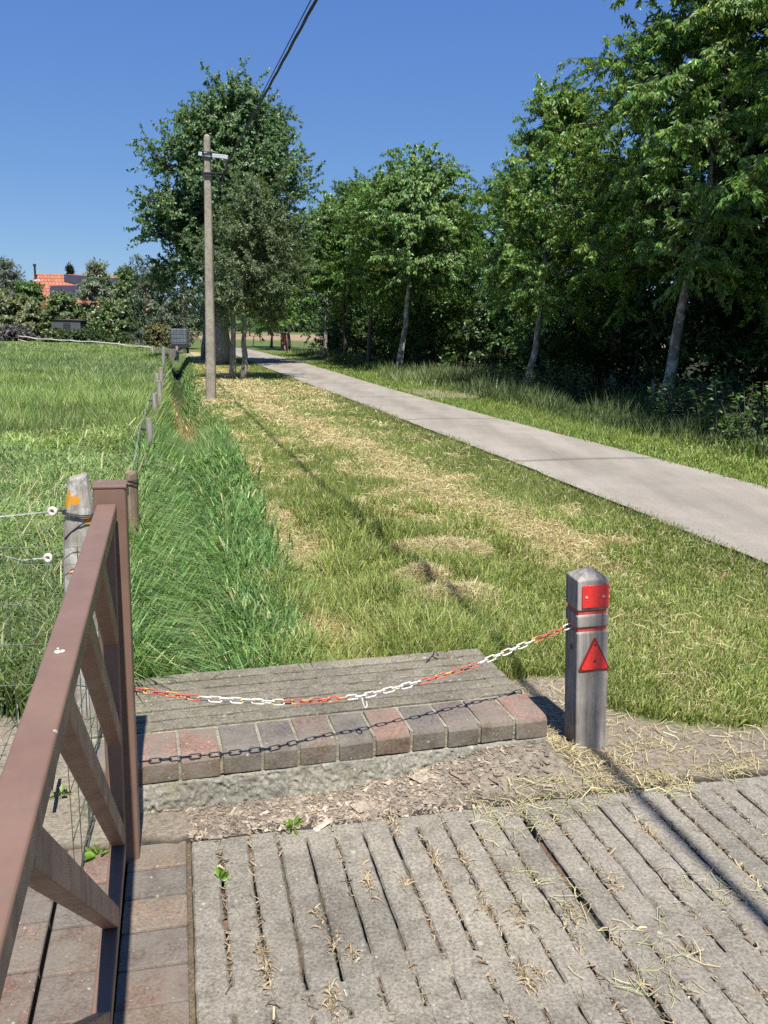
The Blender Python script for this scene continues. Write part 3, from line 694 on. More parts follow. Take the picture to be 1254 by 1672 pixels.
for i, (b, t, r_, mt, lab) in enumerate(posts):
    B = at(*b); T = atY(t[0], t[1], B[1]); B[2] -= .3; tops.append(T)
    o = round_post('fence_post', B, T, r_, M[mt], lab, 'fence post', FG, seed=i * 3.3)
    if i in (1, 2):
        mb = MB(); q = T - B - np.array([.09, .02, .14]); mb.tube([q + np.array([.06, 0, 0]), q, q + np.array([-.02, 0, .01])], [.008, .02, .016], 8); mb.build('insulator', M['steel_dark'], o)
    if i == 0:
        for dz_ in (.055, .085):
            mb = MB(); a_ = np.linspace(0, 2 * pi, 18); c_ = T - B
            mb.tube([(c_[0] + .052 * cos(q), c_[1] + .052 * sin(q), c_[2] - dz_) for q in a_], .004, 5); mb.build('tie', M['black'], o)
# wire strands running from post to post on the field side
def twisted(name, pts, r, mat, label, cat, group=None, turns=9):
    mb = MB(); pts = np.asarray(pts)
    for ph in (0, pi):
        q = []
        for a, b in zip(pts[:-1], pts[1:]):
            L = np.linalg.norm(b - a); ns = max(8, int(min(L, 4) * 26))
            for k in range(ns):
                t = k / ns; p = a + (b - a) * t; p = p - np.array([0, 0, .035 * L * t * (1 - t)]); w_ = 2 * pi * turns * t * min(L, 4) + ph
                q.append(p + np.array([cos(w_) * r * 1.6, 0, sin(w_) * r * 1.6]))
        mb.tube(q, r, 5)
    o = mb.build(name, mat, None, smooth=True); return tag(o, label, cat, group)
# lichened latch post by the gate
LB = at(130, 1150, 0) ; LB = np.array([-1.42, 3.55, -.05]); 
LT = atY(128, 780, 3.55); LBx = atY(133, 960, 3.55); LB[0] = LBx[0] + (LBx[0] - LT[0]) * .6
def lichen_wood(cs, rs):
    m = wood_mat('lichened post wood', (0.16, 0.15, 0.12), (0.42, 0.39, 0.33), lich=(0.50, 0.50, 0.45)); n = m.node_tree
    p = [q for q in n.nodes if q.type == 'BSDF_PRINCIPLED'][0]; c = p.inputs['Base Color'].links[0].from_socket
    tc = n.nodes.new('ShaderNodeTexCoord'); nz = tex(n, 'Noise', 60, 5, 0.7, tc.outputs['Object'])
    for q, r_ in zip(cs, rs):
        d = n.nodes.new('ShaderNodeVectorMath'); d.operation = 'DISTANCE'; n.links.new(tc.outputs['Object'], d.inputs[0]); d.inputs[1].default_value = tuple(map(float, q))
        k = math_(n, 'LESS_THAN', math_(n, 'ADD', d.outputs['Value'], math_(n, 'MULTIPLY', math_(n, 'SUBTRACT', nz.outputs[0], 0.5), r_ * 1.6)), r_)
        c = mixc(n, k, c, (0.58, 0.27, 0.03))
    n.links.new(c, p.inputs['Base Color']); return m
lp = round_post('latch_post', LB, LT, .078, lichen_wood([(LT - LB) + np.array([-.05, -.03, -.085]), (LT - LB) + np.array([.0, -.055, -.085]), (LT - LB) + np.array([.045, -.04, -.175])], [.042, .02, .018]), 'thick grey lichen covered post with rotten pointed top and orange lichen', 'post', None, rot=True, seed=2.2)
def blob(mb, c, rx, ry, rz, seed):
    n1, n2 = 7, 10; vs = []
    for i in range(n1):
        th = pi * i / (n1 - 1)
        for k in range(n2):
            q = 2 * pi * k / n2; f_ = 1 + .45 * (noise(i * 1.3 + seed, k * 1.7, 1, 6) - .5)
            vs.append((c[0] + rx * f_ * sin(th) * cos(q), c[1] + ry * f_ * sin(th) * sin(q), c[2] + rz * f_ * cos(th)))
    mb.add(vs, [(i * n2 + k, (i + 1) * n2 + k, (i + 1) * n2 + (k + 1) % n2, i * n2 + (k + 1) % n2) for i in range(n1 - 1) for k in range(n2)])
c_ = LT - LB
mb = MB(); zz = -.145
for dz_, r_ in ((-.145, .07), (-.152, .071)):
    a_ = np.linspace(0, 2 * pi, 20); mb.tube([(c_[0] + r_ * cos(q), c_[1] + r_ * sin(q), c_[2] + dz_ + .006 * sin(2 * q)) for q in a_], .003, 5)
mb.tube([(c_[0] - .05, c_[1] - .06, c_[2] - .25), (c_[0] - .02, c_[1] - .066, c_[2] - .22), (c_[0] + .02, c_[1] - .066, c_[2] - .19), (c_[0] + .055, c_[1] - .05, c_[2] - .17)], .0032, 5)
mb.build('wire_tie', M['steel_dark'], lp)
mb = MB(); a_ = np.linspace(.2, 2 * pi + .6, 26)
mb.tube([(c_[0] + .074 * cos(q), c_[1] + .074 * sin(q), c_[2] - .36 + .035 * cos(q - .9)) for q in a_], .008, 7)
mb.tube([(c_[0] + .06, c_[1] - .06, c_[2] - .27), (c_[0] + .045, c_[1] - .075, c_[2] - .33), (c_[0] + .02, c_[1] - .082, c_[2] - .37), (c_[0] + .0, c_[1] - .082, c_[2] - .42), (c_[0] - .02, c_[1] - .08, c_[2] - .5)], .009, 7)
ro_ = mb.build('rope', M['rope'], None, smooth=True); ro_.location = LB; tag(ro_, 'pink orange rope tied round the lichen covered post', 'rope')
# ceramic insulators and the strands leaving to the left
ins = []
for (px, py), lab in (((86, 835), 'upper cream insulator on the wire left of the lichen covered post'), ((79, 911), 'lower round cream insulator on the wire left of the lichen covered post')):
    p = atY(px, py, 3.5); o = empty('insulator', p, lab, 'insulator', 'insulators on the electric fence'); ins.append(p)
    mb = MB(); n1, n2 = 16, 8; V = []
    for i in range(n1):
        q = 2 * pi * i / n1
        for j in range(n2):
            s_ = 2 * pi * j / n2; R_ = .0135 + .008 * cos(s_); V.append((R_ * cos(q), .011 * sin(s_), R_ * sin(q)))
    mb.add(V, [(i * n2 + j, ((i + 1) % n1) * n2 + j, ((i + 1) % n1) * n2 + (j + 1) % n2, i * n2 + (j + 1) % n2) for i in range(n1) for j in range(n2)])
    mb.build('ring', M['white'], o, smooth=True)
    mb = MB(); mb.tube([(0, 0, 0), (.03, .0, .002), (.07, .02, .004)], .003, 5); mb.build('wire_loop', M['steel_dark'], o)
twisted('fence_wire', [ins[0], atY(-90, 850, 3.4)], .0018, M['wire'], 'upper bright twisted wire running left from the cream insulator', 'wire', 'fence wires', 14)
twisted('fence_wire', [ins[1], atY(35, 915, 3.45), atY(-90, 880, 3.35)], .0018, M['wire'], 'lower bright twisted wire running left from the cream insulator', 'wire', 'fence wires', 14)
wp = [atY(208, 790, tops[0][1] - .1)] + [t + np.array([-.13, 0, -.12]) for t in tops[1:4]] + [tops[5] + np.array([-.15, 0, -.1])]
twisted('fence_wire', wp, .0026, M['wire'], 'long twisted wire strung along the ditch posts over the field grass', 'wire', 'fence wires', 5)
# square wire netting left of the gate
net = empty('wire_netting', (-1.9, 3.25, 0), 'thin green square wire netting standing left of the brown gate', 'wire netting')
mb = MB(); NA = np.array([LB[0] + .12, 3.48, 0]); NB = np.array([-2.9, 3.2, 0])
for i in range(19):
    t = i / 18; p = NA + (NB - NA) * t; mb.tube([p + np.array([.01 * noise(i, z_, .5, 2), .012 * (noise(i, z_ * 5, 1, 3) - .5), z_]) for z_ in np.linspace(-.03, .98, 7)], .0016, 4)
for z_ in (0.02, .2, .38, .56, .74, .9, .98): mb.tube([NA + (NB - NA) * t + np.array([0, 0, z_ + .02 * (noise(t * 5, z_ * 9, 1, 4) - .5)]) for t in np.linspace(0, 1, 16)], .0016, 4)
local(mb.build('left_panel', M['mesh_wire'], net), net).name = 'panel'
mb = MB(); NC = gp(-.1, -.16, 0); NC = np.array([NC[0], NC[1], 0])
for i in range(7):
    t = i / 6; p = NA + (NC - NA) * t; mb.tube([p + np.array([0, .01 * (noise(i, z_ * 4, 1, 7) - .5), z_]) for z_ in np.linspace(-.03, .9, 6)], .0016, 4)
for z_ in (0.02, .2, .38, .56, .74, .9): mb.tube([NA + (NC - NA) * t + np.array([0, 0, z_]) for t in np.linspace(0, 1, 8)], .0016, 4)
local(mb.build('panel', M['mesh_wire'], net), net)

# ------------------------------------------------------------------ utility pole, arms and cables
pb = at(345, 655); PT = atY(338, 220, pb[1]); 
up = empty('utility_pole', (pb[0], pb[1], 0), 'tall tapering concrete utility pole beside the ditch', 'utility pole')
mb = MB(); L = PT - pb; r0, r1 = .118, .07; vs = []; zz = [-.3, 0, 1.5, 3, 4.5, L[2] - .12, L[2] - .04, L[2]]
for z_ in zz:
    t = max(0, z_ / L[2]); r_ = r0 + (r1 - r0) * t
    if z_ > L[2] - .1: r_ *= .88 if z_ < L[2] else .55
    ch = r_ * .72
    for (a, b) in ((-r_, -ch), (-ch, -r_), (ch, -r_), (r_, -ch), (r_, ch), (ch, r_), (-ch, r_), (-r_, ch)): vs.append((L[0] * t + a, b, z_))
mb.add(vs, [(i * 8 + k, i * 8 + (k + 1) % 8, i * 8 + 8 + (k + 1) % 8, i * 8 + 8 + k) for i in range(len(zz) - 1) for k in range(8)] + [tuple((len(zz) - 1) * 8 + k for k in range(8))])
mb.cur = (1, 1, 1); mb.build('shaft', M['pole'], up)
def pl(px, py, dy): q = atY(px, py, pb[1] + dy); return q - np.array([pb[0], pb[1], 0])
yf = -.10
a, b = pl(324, 251, yf), pl(372, 257, yf); d = (b - a); Ld = np.linalg.norm(d); d /= Ld; upv = np.array([0, 0, 1.0]) - d * d[2]; upv /= np.linalg.norm(upv)
mb = MB(); mb.box((a + b) / 2, (Ld / 2, .025, .042), np.array([d, np.cross(upv, d), upv])); arm = mb.build('crossarm', M['galv'], up, bevel=.004)
mb = MB()
for px in (331.5, 345): mb.box(pl(px, 252.5, yf - .028), (.02, .012, .055))
mb.box(pl(338, 251, yf - .03), (.115, .01, .018)); mb.box(pl(338, 252, yf + .02), (.09, .016, .06)); mb.build('clamp', M['steel_dark'], arm)
a, b = pl(329, 282, yf), pl(363, 283, yf); mb = MB(); mb.box((a + b) / 2, (np.linalg.norm(b - a) / 2, .03, .014)); mb.box((a + b) / 2 + np.array([0, 0, -.06]), (np.linalg.norm(b - a) / 2 * .95, .012, .008))
mb.box(pl(338, 286, yf), (.10, .02, .035)); mb.build('lower_bracket', M['steel_dark'], up)
mb = MB(); a = pl(369, 260, yf); mb.box(a + np.array([0, 0, -.12]), (.022, .022, .10)); mb.box(a + np.array([.02, 0, -.2]), (.05, .03, .03)); mb.build('cable_hanger', M['steel_dark'], up)
C0 = atY(371, 268, pb[1] + yf)
# bundled overhead cable towards the viewer: passes above the yard and throws its shadow across the slabs
C1 = np.array([1.75, -.6, 5.25])
def hang(a, b, sag, n_=40): return np.array([a + (b - a) * t - np.array([0, 0, 4 * sag * t * (1 - t)]) for t in np.linspace(0, 1, n_)])
H_END = None
tgt = at(985, 1240)[:2]
def miss(Yq):
    q = atY(516, 0, Yq); d = (q - C0) / (q[1] - C0[1]); sx, sy = SUN[0] / SUN[2], SUN[1] / SUN[2]
    best = 9
    ts = np.linspace(-8, 12, 400); P_ = C0 + d * (ts[:, None] - C0[1]); gx_ = P_[:, 0] - sx * P_[:, 2]; gy_ = P_[:, 1] - sy * P_[:, 2]
    return float(np.interp(tgt[1], gy_, gx_)) - tgt[0]
cy_ = min(np.linspace(4, 16, 240), key=lambda q: abs(miss(q)))
cg = atY(516, 0, cy_); print('cable', cy_, miss(cy_), cg)
def through(a, b, y_end):
    d = (b - a) / (b[1] - a[1]); return a + d * (y_end - a[1])
C1 = through(C0, cg, -6.0)
main = hang(C0, C1, .0)
cab = empty('overhead_cable', C0, 'black bundled overhead cable from the concrete pole up over the yard', 'cable', 'overhead cables')
mb = MB()
for ph in range(3):
    q = []
    for p, t in zip(hang(C0, C1, 0, 160), np.linspace(0, 1, 160)): q.append(p - C0 + np.array([cos(t * 60 + ph * 2.1), 0, sin(t * 60 + ph * 2.1)]) * .011)
    mb.tube(q, .0105, 6)
mb.build('strand', M['cable'], cab, smooth=True)
mb = MB(); mb.tube(hang(C0, C1, .0, 60) - C0 + np.array([[-.035 * sin(pi * t) - .01, 0, .02] for t in np.linspace(0, 1, 60)]), .0075, 6); mb.build('strand', M['cable'], cab, smooth=True)
Z1 = at(300, 560); Z1 = np.array([Z1[0], 72.0, 0]); zb_ = atY(300, 545, 72); zt_ = atY(297, 462, 72)
fp = round_post('utility_pole', np.array([zb_[0], 72, -.1]), zt_, .11, M['pole'], 'distant thin concrete pole behind the water tank', 'utility pole', None)
far_c = np.array([C0, atY(359, 320, 34.0), zt_])
c2 = empty('overhead_cable', C0, 'thin black cable running from the concrete pole away towards the distant pole', 'cable', 'overhead cables')
mb = MB(); mb.tube(hang(C0, zt_, .5) - C0, .018, 6); mb.build('strand', M['cable'], c2, smooth=True)

# ------------------------------------------------------------------ leaves, trees
def leaf_cloud(rng, pos, dirs, L, W, droop, tint, fold=0.25, updir=0.7, outw=0.75):
    n_ = len(pos)
    d = dirs + rng.normal(0, .35, (n_, 3)); d[:, 2] -= droop; d /= np.linalg.norm(d, axis=1)[:, None]
    up = np.zeros((n_, 3)); up[:, 2] = updir; ow = pos - pos.mean(0); ow[:, 2] *= .3; up += outw * ow / (np.linalg.norm(ow, axis=1)[:, None] + 1e-6); up += rng.normal(0, .33, (n_, 3)); s = np.cross(d, up); s /= np.linalg.norm(s, axis=1)[:, None] + 1e-9
    nn = np.cross(s, d)
    ln = (L * rng.uniform(.7, 1.25, n_))[:, None]; wd = (W * rng.uniform(.75, 1.2, n_))[:, None]
    b = pos; tip = pos + d * ln - nn * ln * .08; m_ = pos + d * ln * .45
    lf = m_ + s * wd / 2 + nn * wd * fold * .5; rt = m_ - s * wd / 2 + nn * wd * fold * .5
    V = np.stack([b, rt, tip, lf], 1).reshape(-1, 3); i0 = np.arange(n_) * 4
    Fa = np.concatenate([np.stack([i0, i0 + 1, i0 + 2], 1), np.stack([i0, i0 + 2, i0 + 3], 1)])
    return V, Fa, np.repeat(tint, 4, axis=0)
def leaf_tint(rng, n_, base, var=.28, hi=None, hif=.12):
    base = np.array(base); t = base[None] * (1 + rng.normal(0, var, (n_, 1)).clip(-.6, .8)) * (1 + rng.normal(0, .07, (n_, 3)))
    if hi is not None:
        k = rng.random(n_) < hif; t[k] = np.array(hi) * (1 + rng.normal(0, .2, (k.sum(), 1)))
    return t.clip(.004, .6)
def make_tree(seed, h, R, cb, lean=(0, 0), r0=.13, nprim=26, nsec=6, twigs=5, lpt=10, leaf=(.13, .06), base=(.045, .085, .02), hi=(.11, .15, .03), hif=.1, droop=.5,
              env='round', elev=(10, 60), crown_off=(0, 0), flat=1.0, outw=.75, stems=1, stem_gap=.3, var=.25, twl=.55, sag=.25):
    """trunk geometry (MB) and crown arrays"""
    rng = np.random.default_rng(seed); mb = MB(); mb.limbs = lm = MB()
    tops_ = np.linspace(0, 1, 14); all_tw = []
    for st_ in range(stems):
        off = np.array([(st_ - (stems - 1) / 2) * stem_gap, (st_ % 2) * .25, 0]); hh = h * (1 if st_ == 0 else rng.uniform(.8, .95))
        wob = np.cumsum(rng.normal(0, .045, (14, 2)), axis=0) * (h / 9); wob -= wob[0]
        tr_ = np.stack([off[0] + lean[0] * tops_ + wob[:, 0], off[1] + lean[1] * tops_ + wob[:, 1], hh * tops_ * .97], 1)
        rad = r0 * (1 - tops_ * .93); rad[0] *= 1.35
        tr0 = tr_.copy(); tr0[0, 2] = -.15; mb.tube(tr0, rad, 10)
        for i in range(nprim // stems):
            f_ = (i + rng.random()) / (nprim // stems); hf = cb / hh + (1 - cb / hh) * f_ ** .9 * .97
            o = np.array([np.interp(hf, tops_ * .97, tr_[:, k]) for k in range(3)])
            az = i * 2.4 + rng.uniform(-.5, .5); el = radians(elev[0] + (elev[1] - elev[0]) * f_ + rng.normal(0, 8))
            if env == 'round': e = sin(pi * min(1, f_ * .82 + .2)) ** .8
            elif env == 'cone': e = (1 - f_) ** .75 * .95 + .12
            elif env == 'column': e = .75 + .25 * sin(pi * f_) - .45 * f_ ** 3
            elif env == 'alder': e = (.86 + .32 * sin(pi * min(1, f_ * 1.05)) - .80 * f_ ** 1.9)
            elif env == 'bush': e = (1 - .55 * f_)
            Lb = R * e * rng.uniform(.72, 1.18) / max(.5, cos(el) + .25 * (1 - cos(el)))
            dirv = np.array([cos(az) * cos(el), sin(az) * cos(el), sin(el)])
            tt = np.linspace(0, 1, 7); pb_ = o + dirv * Lb * tt[:, None]; pb_[:, 2] += Lb * (.10 * np.sin(pi * tt) - sag * tt ** 2.2 * cos(el)); pb_ += np.cumsum(rng.normal(0, .03 * Lb, (7, 3)) * .5, axis=0)
            pb_[:, 0] += crown_off[0] * f_ ** .3 * tt * .9; pb_[:, 1] += crown_off[1] * tt
            rb = min(rad[int(hf * 13)] * .55, .01 + .016 * Lb); lm.tube(pb_, rb * (1 - .85 * tt), 5, False)
            for j in range(nsec):
                s_ = .22 + .78 * (j + rng.random()) / nsec; q = np.array([np.interp(s_, tt, pb_[:, k]) for k in range(3)])
                tg = pb_[min(6, int(s_ * 6) + 1)] - pb_[int(s_ * 6) - (1 if s_ >= 1 else 0)]; tg /= np.linalg.norm(tg) + 1e-9
                lat = rng.normal(0, 1, 3); lat[2] *= .45; lat -= tg * (lat @ tg); lat /= np.linalg.norm(lat)
                sd = tg * .55 + lat * .85 + np.array([0, 0, .12]); sd /= np.linalg.norm(sd); Ls = (.28 + .30 * (1 - s_)) * Lb * rng.uniform(.7, 1.2) + .25
                e_ = q + sd * Ls + np.array([0, 0, -sag * .35 * Ls]); lm.tube([q, (q + e_) / 2 + np.array([0, 0, .04 * Ls]), e_], [rb * .32 + .004, rb * .2 + .003, .003], 3, False)
                for k in range(twigs):
                    w_ = (k + rng.random()) / twigs; a = q + (e_ - q) * w_; td = sd * .6 + rng.normal(0, .55, 3) * np.array([1, 1, flat]) + np.array([0, 0, .05]); td /= np.linalg.norm(td); all_tw.append((a, td, twl * rng.uniform(.6, 1.25)))
            all_tw.append((pb_[-1], (pb_[-1] - pb_[-2]) / np.linalg.norm(pb_[-1] - pb_[-2]), twl * 1.2)); all_tw.append((pb_[-2], (pb_[-1] - pb_[-2]) / np.linalg.norm(pb_[-1] - pb_[-2]), twl))
        all_tw += [(tr_[-1] - np.array([0, 0, q]), np.array([.2 * rng.normal(), .2 * rng.normal(), 1.0]), twl * 1.3) for q in (0, .15, .35, .6)]
    A = np.array([t[0] for t in all_tw]); Dv = np.array([t[1] for t in all_tw]); Lt = np.array([t[2] for t in all_tw])
    cl = rng.normal(0, .14, len(A))
    idx = np.repeat(np.arange(len(A)), lpt); t = rng.uniform(.05, 1.05, len(idx))
    pos = A[idx] + Dv[idx] * (Lt[idx] * t)[:, None]; pos[:, 2] -= .3 * Lt[idx] * t ** 2 * droop
    side = rng.normal(0, 1, (len(idx), 3)); side /= np.linalg.norm(side, axis=1)[:, None]
    ld = Dv[idx] * .5 + side * .75
    tint = leaf_tint(rng, len(idx), base, var, hi, hif) * (1 + cl[idx])[:, None]
    pos += rng.normal(0, .02, pos.shape)
    kz = (h - cb) / max(.5, np.percentile(pos[:, 2], 99.7) - cb); ctr = pos[:, :2].mean(0); kr = min(1.4, max(.6, R / np.percentile(np.linalg.norm(pos[:, :2] - ctr, axis=1), 96)))
    def fit(q):
        q = np.array(q, float); q[:, 2] = np.where(q[:, 2] > cb, cb + (q[:, 2] - cb) * kz, q[:, 2]); f_ = sstep(.2, 1.0, q[:, 2] / max(cb, .5)) if cb > 1 else 1.0; q[:, :2] *= (1 + (kr - 1) * f_)[:, None] if cb > 1 else kr; return q
    pos = fit(pos)
    for g_ in (mb, lm): g_.v = [tuple(q) for q in fit(g_.v)]
    V, Fa, C = leaf_cloud(rng, pos, ld, leaf[0], leaf[1], droop, tint, outw=outw)
    return mb, V, Fa, C
def plant(name, loc, tree, bark, label, cat, group=None, rot=0.0, leafmat='leaf'):
    mb, V, Fa, C = tree; o = empty(name, loc, label, cat, group)
    mb.build('trunk', M[bark], o, smooth=True)
    if hasattr(mb, 'limbs'): mb.limbs.build('limbs', M['bark_limb'], o, smooth=True)
    fast_mesh('crown', V, [Fa], M[leafmat], C, False, o); o.rotation_euler.z = rot
    return o
def recopy(src, loc, label, rot=0.0, sc=1.0, group=None):
    o = copy_tree(src); o.location = tuple(map(float, loc)); o.rotation_euler.z = rot; o.scale = (sc, sc, sc); o['label'] = label
    if group: o['group'] = group
    return o

CG = 'young cherry trees in a row along the lane'
CH = dict(flat=.3, outw=1.3, leaf=(.138, .056), base=(.15, .265, .066), hi=(.33, .38, .09), hif=.17, droop=.95, sag=.16)
def b3(px, py): return at(px, py)
R0x = (9.35, 14.7)
t1 = plant('cherry_tree', b3(1080, 672), make_tree(11, 11.6, 3.35, 2.9, (.9, .2), .15, 58, 10, 6, 36, **{**CH, 'elev': (2, 50), 'twl': .5}), 'bark_cherry', 'biggest nearest cherry tree with pale peeling leaning trunk on the right', 'tree', CG)
t2 = plant('cherry_tree', b3(858, 642), make_tree(12, 8.9, 2.2, 2.4, (.95, .2), .12, 42, 8, 5, 26, **{**CH, 'elev': (5, 55), 'twl': .5}), 'bark_cherry', 'cherry tree with thin leaning trunk and a bare looking leader above the crown', 'tree', CG)
t3 = plant('cherry_tree', b3(650, 608), make_tree(13, 9.2, 2.9, 3.4, (.5, 0), .15, 46, 8, 6, 26, **{**CH, 'leaf': (.15, .066), 'base': (.145, .255, .075), 'hif': .12}), 'bark_cherry', 'cherry tree with stout pale trunk beside the tall pale grass', 'tree', CG)
t4 = plant('cherry_tree', b3(603, 600), make_tree(14, 8.9, 2.6, 3.3, (.4, 0), .12, 40, 8, 5, 26, **{**CH, 'leaf': (.16, .072), 'base': (.145, .255, .075), 'hif': .12}), 'bark_dark', 'cherry tree with slimmer greyish trunk just left of the stout pale trunk', 'tree', CG)
t5 = recopy(t4, b3(560, 592), 'cherry tree with dark thin trunk in the middle of the shaded row', 2.1, .97)
t6 = recopy(t3, b3(530, 585), 'cherry tree with low bright foliage near the bend of the lane', 1.2, .88); 
t7 = plant('cherry_tree', b3(473, 572), make_tree(17, 7.9, 2.9, 1.9, (.2, 0), .12, 32, 7, 5, 12, **{**CH, 'leaf': (.24, .12), 'base': (.13, .225, .06), 'droop': .4}), 'bark_dark', 'far cherry tree with dark trunk left of the pink pillar', 'tree', CG)
t8 = recopy(t7, b3(443, 568), 'farthest cherry tree of the row, next to the open field', 2.5, .95)
recopy(t1, (R0x[0], R0x[1], 0), 'cherry tree at the right edge of the picture with only its outer boughs showing', 2.2, .95)
# woodland behind the row
WG = 'woodland trees behind the cherry row'
WD = dict(leaf=(.21, .11), base=(.105, .20, .065), hi=(.17, .26, .085), hif=.1, droop=.35, env='column', sag=.1)
rowd = np.array([-.318, .948]); rown = np.array([.948, .318]); R0 = b3(1080, 672)[:2]
wt = [plant('woodland_tree', (0, 0, 0), make_tree(30 + i, hh, 3.0, .8, (.2, .2), .14, 38, 8, 5, 14, **WD), 'bark_dark', 'x', 'tree', WG) for i, hh in enumerate((9.3, 9.8, 8.9))]
wl = ['dark woodland tree standing behind the biggest cherry tree', 'dark woodland tree behind the gap right of the leaning thin cherry trunk', 'dark woodland tree behind the leaning thin cherry trunk', 'dark woodland tree behind the tall pale grass', 'dark woodland tree behind the stout pale trunk',
      'dark woodland tree behind the slim greyish trunk', 'dark woodland tree behind the middle of the row', 'dark woodland tree behind the bend of the lane', 'dark woodland tree behind the pink pillar', 'dark woodland tree at the far end of the wood']
k = 0
for i in range(10):
    s_ = -1.5 + i * 5.0; q = R0 + rowd * s_ + rown * (4.2 + .8 * sin(i * 2.1)); lab = wl[i]
    sc = [1.1, 1.0, .80, .88, .92, .94, .92, .9, .85, .8][i]
    if k < 3: o = wt[k]; o.location = (q[0], q[1], 0); o.rotation_euler.z = i * 1.3; o.scale = (sc,) * 3; o['label'] = lab
    else: recopy(wt[k % 3], (q[0], q[1], 0), lab, i * 1.7, sc)
    k += 1
for i in range(9):
    s_ = -6 + i * 6.3; q = R0 + rowd * s_ + rown * (9.0 + sin(i * 1.7)); recopy(wt[i % 3], (q[0], q[1], 0), 'dark woodland tree deep in the second line of the wood', i * 2.3, [1.25, 1.2, 1.05, 1, 1, .95, .95, .95, .9][i], WG + ', second line')
bigd = plant('woodland_tree', R0.tolist() + [0], make_tree(41, 14.5, 4.0, 1.5, (0, 0), .2, 64, 9, 6, 18, **{**WD, 'base': (.05, .085, .03), 'hif': .04, 'leaf': (.2, .1)}), 'bark_dark', 'tallest dark tree at the upper right rising above the cherry', 'tree', WG)
bigd.location = (11.4, 25.5, 0)
# shaded bushes under the trees
SG = 'shaded bushes under the woodland trees'
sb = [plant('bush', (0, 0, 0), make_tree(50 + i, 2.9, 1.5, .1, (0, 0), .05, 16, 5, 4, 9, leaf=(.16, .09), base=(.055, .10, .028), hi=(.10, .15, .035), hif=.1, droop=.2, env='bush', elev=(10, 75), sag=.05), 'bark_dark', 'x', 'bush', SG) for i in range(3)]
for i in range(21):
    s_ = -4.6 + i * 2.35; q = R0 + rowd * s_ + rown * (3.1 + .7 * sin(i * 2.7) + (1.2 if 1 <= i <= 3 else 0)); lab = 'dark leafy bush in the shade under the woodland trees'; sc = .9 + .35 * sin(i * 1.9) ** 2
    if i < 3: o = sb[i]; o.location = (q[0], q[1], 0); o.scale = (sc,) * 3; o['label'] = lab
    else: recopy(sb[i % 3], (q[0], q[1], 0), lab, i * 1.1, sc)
# the rounded clipped bush and leafy edge plants
cbp = at(932, 640)
rng2 = np.random.default_rng(77)
def ball_bush(rng, n_, rx, ry, rz, zc, leaf, base, hi, hif, inner=.72, lumps=.18):
    v = rng.normal(0, 1, (n_, 3)); v /= np.linalg.norm(v, axis=1)[:, None]; r_ = rng.uniform(inner, 1.0, n_) ** .7
    lump = 1 + lumps * (noise(v[:, 0] * 3 + 9, v[:, 1] * 3 + v[:, 2] * 2, 1, 5) - .5) * 2
    p = v * (r_ * lump)[:, None] * np.array([rx, ry, rz]); p[:, 2] += zc; k = p[:, 2] > .02; p = p[k]; v = v[k]
    return leaf_cloud(rng, p, v * .8, leaf[0], leaf[1], .25, leaf_tint(rng, len(p), base, .25, hi, hif))
V, Fa, C = ball_bush(rng2, 9000, .98, .95, .95, .78, (.10, .06), (.045, .085, .02), (.08, .13, .02), .15)
mb = MB(); [mb.tube([(0, 0, -.1), (.3 * cos(a), .3 * sin(a), .5), (.6 * cos(a), .6 * sin(a), 1.1)], [.03, .02, .008], 5) for a in (0, 1.3, 2.6, 3.9, 5.2)]
plant('clipped_bush', cbp, (mb, V, Fa, C), 'bark_dark', 'rounded clipped green bush in the shade between two cherry trunks', 'bush')
# big tree by the pole and the feathery twin-stemmed tree
plant('alder_tree', b3(362, 595), make_tree(61, 12.5, 3.55, 3.7, (.2, 0), .42, 90, 12, 6, 28, leaf=(.15, .10), base=(.125, .205, .095), hi=(.20, .28, .13), hif=.16, droop=.25, crown_off=(.9, 0), env='alder', elev=(-2, 72), sag=.03, twl=.8), 'bark_grey', 'big broad leaved tree with thick trunk behind the concrete pole', 'tree')
plant('feathery_tree', b3(386, 620), make_tree(62, 6.9, 2.0, 2.2, (.5, .2), .12, 44, 8, 6, 22, leaf=(.10, .04), base=(.115, .165, .075), hi=(.19, .22, .10), hif=.15, droop=.3, env='round', elev=(5, 60), crown_off=(.8, 0), stems=2, stem_gap=.28, twl=.4), 'bark_grey', 'olive feathery tree with two thin pale stems at the lane edge', 'tree')
plant('willow_tree', (-17.0, 66, 0), make_tree(63, 6.6, 2.9, .5, (0, 0), .22, 30, 6, 5, 10, leaf=(.34, .09), base=(.10, .135, .085), hi=(.18, .21, .14), hif=.3, droop=.4, env='column', elev=(10, 70), sag=.1), 'bark_grey', 'silvery green willow behind the water tank', 'tree')
plant('leaning_tree', at(334, 588), make_tree(64, 8.5, 1.6, 4.8, (.4, 0), .17, 18, 6, 4, 9, leaf=(.26, .15), base=(.04, .075, .025), droop=.3), 'bark_grey', 'tree with pale trunk just left of the concrete pole foot', 'tree')

